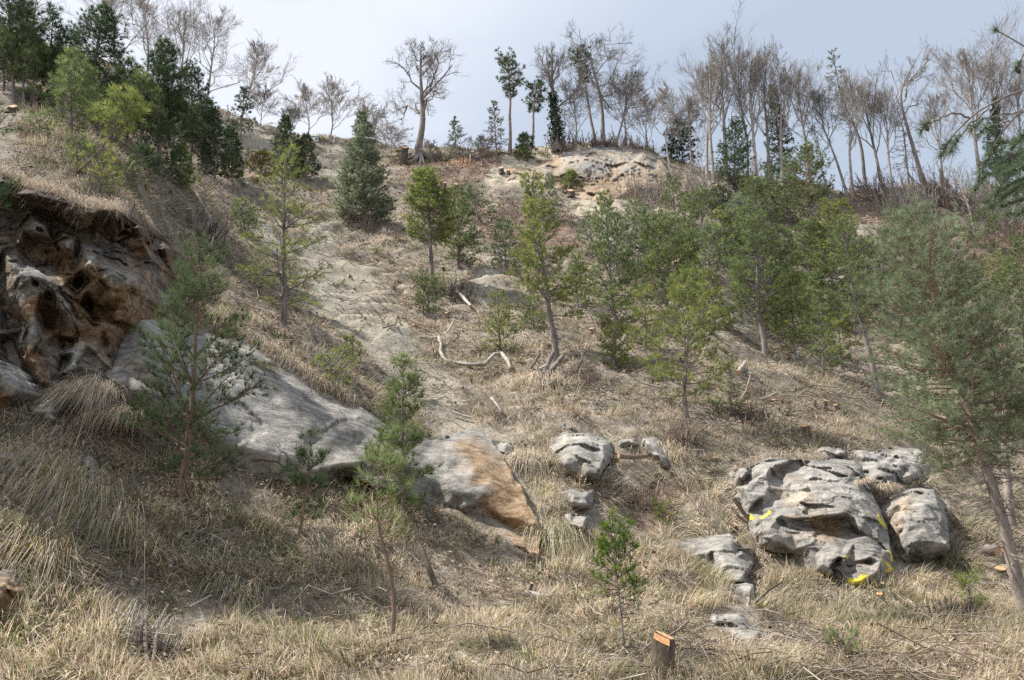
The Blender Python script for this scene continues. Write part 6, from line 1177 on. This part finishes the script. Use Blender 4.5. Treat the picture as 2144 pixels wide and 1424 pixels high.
log([(1590, 1160, .2), (1610, 1155, .3), (1640, 1160, .2), (1655, 1165, .1)], 5, "bowed reddish stick under the yellow-marked block's hollow", 617, bk=B_RED, name="stick", cat="stick", cut0=False, cut1=False, rings=6)
log([(1534, 1090, .5), (1550, 1105, .4), (1566, 1118, .3)], 9, "dark cut root lying against the left edge of the yellow-marked block", 618, bk=B_STUMP)
log([(1530, 1100, .4), (1545, 1115, .35), (1572, 1120, .2)], 7, "reddish split root under the dark cut root", 619, bk=B_RED)
log([(2030, 1112), (2055, 1098)], 6, "short grey stick left of the large Scots pine's trunk", 620, .15, B_TWIG, name="stick", cat="stick", rings=6)
log([(2050, 1125), (2080, 1140)], 7, "dark stick pointing at the large Scots pine's trunk", 621, .12, B_DARKT, name="stick", cat="stick", rings=6)
log([(2060, 1172, .2), (2082, 1176, .25)], 26, "round thick log butt left of the large Scots pine's trunk", 622, bk=B_PINE)
log([(1340, 1405), (1370, 1385), (1420, 1350), (1440, 1330)], 7, "forked dead branch leaning behind the thick foreground stump", 623, .2, B_TWIG, name="fallen_branch", cat="branch", cut0=False, cut1=False, rings=6)
log([(1240, 1395), (1275, 1402), (1310, 1392), (1330, 1380)], 9, "dead root branch on the ground left of the thick foreground stump", 624, .06, B_TWIG, name="fallen_branch", cat="branch", cut0=False, cut1=False, rings=7)
log([(183, 820, .5), (215, 845, .6), (248, 868, .6)], 6, "dark bare stick lying over the hanging grass curtain by the cliff", 625, bk=B_DARKT, name="stick", cat="stick", cut0=False, rings=6)
log([(20, 1295), (70, 1305), (120, 1318), (155, 1320)], 5, "thin dark branch lying at the lower left edge", 626, .1, B_DARKT, name="fallen_branch", cat="branch", cut0=False, cut1=False, rings=6)
log([(325, 1355), (370, 1375), (430, 1380)], 6, "dark wet branch lying right of the grey root tangle", 627, .1, B_DARKT, name="fallen_branch", cat="branch", cut0=False, cut1=False, rings=6)
log([(225, 1310), (255, 1325), (290, 1335)], 8, "pale grey root bar above the root tangle", 628, .2, B_PALE, name="fallen_branch", cat="branch", cut0=False, cut1=False, rings=7)
log([(292, 1350, .3), (298, 1375, .2), (305, 1405, .05)], 10, "split grey root stake standing in the lower left root tangle", 629, bk=B_TWIG, name="dead_root", cat="root", cut1=False, cut0=False)
log([(322, 1365, .25), (320, 1385, .15), (316, 1408, .05)], 7, "narrow grey root stake beside the split one", 630, bk=B_TWIG, name="dead_root", cat="root", cut1=False, cut0=False)
log([(400, 405), (428, 455), (440, 500), (432, 530)], 4, "thin pale branch trailing down the bank right of the cliff", 631, .2, B_PALE, name="fallen_branch", cat="branch", cut0=False, cut1=False, rings=5)
log([(760, 445), (740, 460), (720, 470)], 5, "grey branch in the dead brush on the hump", 632, .4, B_PALE, name="fallen_branch", cat="branch", cut0=False, cut1=False, rings=5)
log([(955, 625), (968, 635), (985, 655)], 8, "white bleached wood piece in the dark root heap", 633, .3, B_PALE, name="fallen_branch", cat="branch", cut0=False, rings=7)
log([(860, 680), (875, 688), (890, 692)], 5, "ruddy branch stub under the grey tuft by the gully", 634, .2, B_RED, name="stick", cat="stick", cut0=False, rings=6)
log([(935, 712), (942, 700), (948, 690)], 4, "upright pale stick above the snaking branch", 635, .3, B_PALE, name="stick", cat="stick", cut0=False, rings=5)
log([(800, 695), (825, 688), (832, 660)], 4, "grey forked twig on the bare gully left of the snaking branch", 636, .15, B_TWIG, name="stick", cat="stick", cut0=False, cut1=False, rings=5)
log([(1570, 800), (1560, 835), (1548, 852)], 5, "crooked root reaching down the knoll's left side", 637, .2, B_TWIG, name="dead_root", cat="root", cut0=False, cut1=False, rings=6)
log([(1588, 850), (1605, 845), (1625, 835)], 5, "pale stick lying across the knoll", 638, .2, B_PALE, name="stick", cat="stick", cut0=False, rings=6)
log([(30, 470), (10, 465)], 1, "", 0) if False else None
# oak roots laid bare on the crest, splintered wood
def roots(px, row_, n, w, label, seed, bk, h=.6, name="exposed_roots"):
    rng = np.random.default_rng(seed); b = hit(px, row_); k = m_per_px(b); g = Geo()
    for i in range(n):
        a = rng.uniform(0, 2*math.pi); L = w*k*rng.uniform(.4, 1); f = np.linspace(0, 1, 6); x = np.cos(a)*L*f; y = np.sin(a)*L*f*.6-.2*f; z = terrain_z(b[0]+x, b[1]+y)-b[2]; P_ = np.stack([x, y, z+h*(1-f)**2+rng.normal(0, .08, 6)], -1); g.tube(P_, np.linspace(.09, .03, 6)*max(1, k/.025)*rng.uniform(.6, 1.2), 5)
    o = g.build(name, bk); o.location = b; return tag(o, label, "roots", None)
roots(880, 334, 16, 55, "bare spreading roots at the lone oak's undercut foot", 1, B_GREY, .9)
roots(80, 222, 10, 45, "dark torn roots of the upper left stumps", 2, B_DARKT, .4)
roots(900, 610, 14, 60, "dark roots under the bare-trunked bright pine", 3, B_DARKT, .5)
roots(1195, 408, 9, 22, "claw of pale roots under the tiny bright pine tuft", 4, B_DARKT, .8)
def splinters():
    rng = np.random.default_rng(4); b = hit(962, 338); g = Geo()
    for i in range(46):
        x, y = rng.normal(0, .95), rng.normal(-.4, .4); z = float(terrain_z(np.array([b[0]+x]), np.array([b[1]+y]))[0])-b[2]; d = unit(np.array([rng.normal(0, .6), rng.normal(-.2, .4), rng.uniform(.2, 1)])); L = rng.uniform(.25, .8); g.tube(np.array([x, y, z])+d*L*np.array([[0], [.5], [1]]), np.array([.06, .05, .02]), 4)
    o = g.build("splintered_wood", CUT, None, False); o.location = b; tag(o, "heap of fresh orange wood splinters on the crest right of the lone oak", "wood splinters")
splinters()
# the small white hut and the white posts on the crest
def plain(name, col, rough=.7):
    m, t, o = mat_new(name); n = noise(t, 3, 3, .5, pos(t)); principled(t, o, mixc(t, math_(t, 'MULTIPLY', n.outputs[0], .35), col, tuple(c*.7 for c in col)), rough); return m
M_WHITE, M_ROOF, M_DARK = plain("white_render", (.82, .82, .80)), plain("hut_roof", (.32, .30, .29)), plain("hut_window", (.06, .07, .08))
def box(g, x0, x1, y0, y1, z0, z1):
    V = np.array([[x, y, z] for x in (x0, x1) for y in (y0, y1) for z in (z0, z1)]); g.mesh(V, [np.array([[0, 1, 3, 2], [4, 6, 7, 5], [0, 4, 5, 1], [2, 3, 7, 6], [0, 2, 6, 4], [1, 5, 7, 3]])])
def hut():
    b = hit(658, 296); o = thing("hut", b, "tiny white hut on the crest between the bare beeches", "hut"); g = Geo(); box(g, -.32, .32, 0, .6, -.1, .55); g.build("wall", M_WHITE, o, False)
    g = Geo(); V = np.array([[-.38, -.06, .55], [.38, -.06, .55], [-.38, .66, .55], [.38, .66, .55], [-.38, .3, .75], [.38, .3, .75]]); g.mesh(V, [np.array([[0, 1, 5, 4], [3, 2, 4, 5], [1, 0, 2, 3]]), np.array([[0, 4, 2], [1, 3, 5]])]); g.build("roof", M_ROOF, o, False)
    g = Geo(); box(g, .1, .24, -.012, 0.0, .2, .38); g.build("window", M_DARK, o, False)
hut()
def post(px, row_, w, h, label):
    b = hit(px, row_); k = m_per_px(b); g = Geo(); r = w*k/2; g.tube(np.array([[0, 0, -.2], [0, 0, h*k*.5], [.02, 0, h*k*1.1]]), [r, r*.95, r*.85], 8, True); o = g.build("white_post", M_WHITE); o.location = b; tag(o, label, "post", "white posts on the slope")
post(1040, 533, 4, 22, "short white post on the slope left of the yellow-green pine's crown"); post(1017, 531, 2.5, 8, "tiny white peg left of the short white post"); post(699, 297, 2.5, 14, "thin white post on the crest right of the white hut"); post(984, 338, 2, 16, "slender pale stake on the crest right of the wood splinters"); post(484, 250, 2.5, 22, "pale stake on the far left crest by the bare beech")

# ------------------------------------------------------------------ the near pine at the right: trunk just outside the view, boughs hanging into it
def near_pine():
    rng = np.random.default_rng(77); Y = 4.1
    bx = np.array([4.7, 4.6, 0.0]); bx[2] = float(terrain_z(bx[0:1], bx[1:2])[0]); o = thing("near_scots_pine", bx, "close pine bough with long needles hanging into the upper right corner", "pine tree"); g = Geo(); TC, TD = [], []
    f = np.linspace(0, 1, 10)[:, None]; tp = bx+np.array([.25, .1, 9.0])*f; tp[:, 0] += .08*np.sin(f[:, 0]*5); g.tube(tp-bx, np.linspace(.19, .07, 10), 12); g.A[0] = np.repeat(np.clip(f[:, 0]*3-.6, 0, 1), 12)
    def bough(pts, r0, r1, tufts, root=None, dy=0.0, n_side=0):
        A_ = [pt(a, b_, Y+dy+(c[0] if c else 0)) for a, b_, *c in pts]
        if root is not None: A_ = [root]+A_
        A_ = np.array(A_); n = len(A_); L_ = np.concatenate([[0], np.cumsum(np.linalg.norm(np.diff(A_, axis=0), axis=1))]); q = np.linspace(0, L_[-1], n*4); P_ = np.stack([np.interp(q, L_, A_[:, i]) for i in range(3)], -1); P_[1:-1] = (P_[:-2]+P_[2:]+P_[1:-1]*2)/4; P_[1:-1] += rng.normal(0, .004, P_[1:-1].shape)
        g.tube(P_-bx, np.linspace(r0, r1, len(P_)), 7, a=.25)
        L = L_[-1]; tufts *= (1-(L_[1]/L if root is not None else 0))
        for t0 in np.arange(1-tufts, 1.0001, .011/max(L, .1)):
            i = min(int(t0*(len(P_)-1)), len(P_)-2); TC.append(P_[i]+(P_[i+1]-P_[i])*(t0*(len(P_)-1)-i)); TD.append(unit(P_[i+1]-P_[i])*.8+rng.normal(0, .3, 3))
        return P_
    at = lambda z: np.array([np.interp(z, tp[:, 2], tp[:, i]) for i in range(3)])
    main = bough([(2230, 160), (2144, 187), (2110, 200), (2080, 216), (2029, 246), (1989, 290), (1970, 327)], .013, .0035, .13, at(5.2))
    bough([(2029, 246), (2002, 237), (1975, 243), (1945, 259), (1926, 277)], .006, .004, .30)
    bough([(2070, 225), (2030, 262), (1998, 300), (1990, 318)], .005, .004, .35, dy=-.05)
    m2 = bough([(2230, 210), (2144, 229), (2114, 253), (2087, 293), (2076, 323), (2053, 357), (2043, 398)], .010, .004, .38, at(5.0), dy=.1)
    bough([(2240, 130), (2170, 120), (2144, 101), (2127, 78), (2110, 66), (2083, 62)], .007, .0035, .06, at(5.6), dy=-.1)
    bough([(2200, 60), (2160, 80), (2144, 118), (2128, 146)], .006, .004, .2, at(6.0), dy=-.1)
    bough([(2114, 253), (2085, 262), (2060, 270), (2048, 284)], .005, .004, .6, dy=.1)
    bough([(2144, 232), (2100, 240), (2055, 250), (2030, 275)], .005, .004, .35, dy=.2)
    for pts in ([(2250, 320), (2180, 330), (2120, 352), (2096, 380), (2085, 410)], [(2250, 360), (2180, 400), (2150, 430), (2130, 452)], [(2250, 280), (2170, 290), (2130, 330), (2110, 350)], [(2250, 300), (2150, 330), (2100, 350), (2052, 372)], [(2250, 345), (2160, 372), (2110, 402), (2072, 436)], [(2250, 300), (2160, 312), (2110, 330), (2080, 352)], [(2250, 340), (2160, 360), (2120, 385), (2090, 400), (2062, 425)], [(2250, 400), (2170, 405), (2130, 420), (2098, 432)], [(2250, 250), (2150, 270), (2125, 300), (2112, 318)], [(2250, 380), (2160, 380), (2140, 390), (2120, 405)], [(2250, 430), (2170, 440), (2140, 446), (2110, 448)], [(2260, 200), (2160, 300), (2140, 330), (2125, 360)], [(2240, 270), (2150, 290), (2105, 300), (2070, 300)], [(2240, 350), (2170, 345), (2140, 340), (2100, 365)]):
        bough(pts, .006, .003, .5, at(4.6), dy=float(rng.uniform(-.3, .5)))
    TC_, TD_ = np.array(TC)-bx, unit(np.array(TD)); g.build("branches", B_PINE, o)
    V, a = star(rng, TC_, TD_, .072, 20, .0028, .62); g2 = Geo(); g2.tris(V, a); g2.build("needles", N_NEAR, o, False)
    # brown cones and buds
    g3 = Geo()
    for i in rng.integers(0, len(TC_), 9): g3.tube(TC_[i]+np.array([[0, 0, 0], [.004, 0, -.012], [.006, 0, -.028], [.006, 0, -.038]]), [.004, .012, .010, .002], 8)
    g3.build("cones", B_DARKT, o)
near_pine()
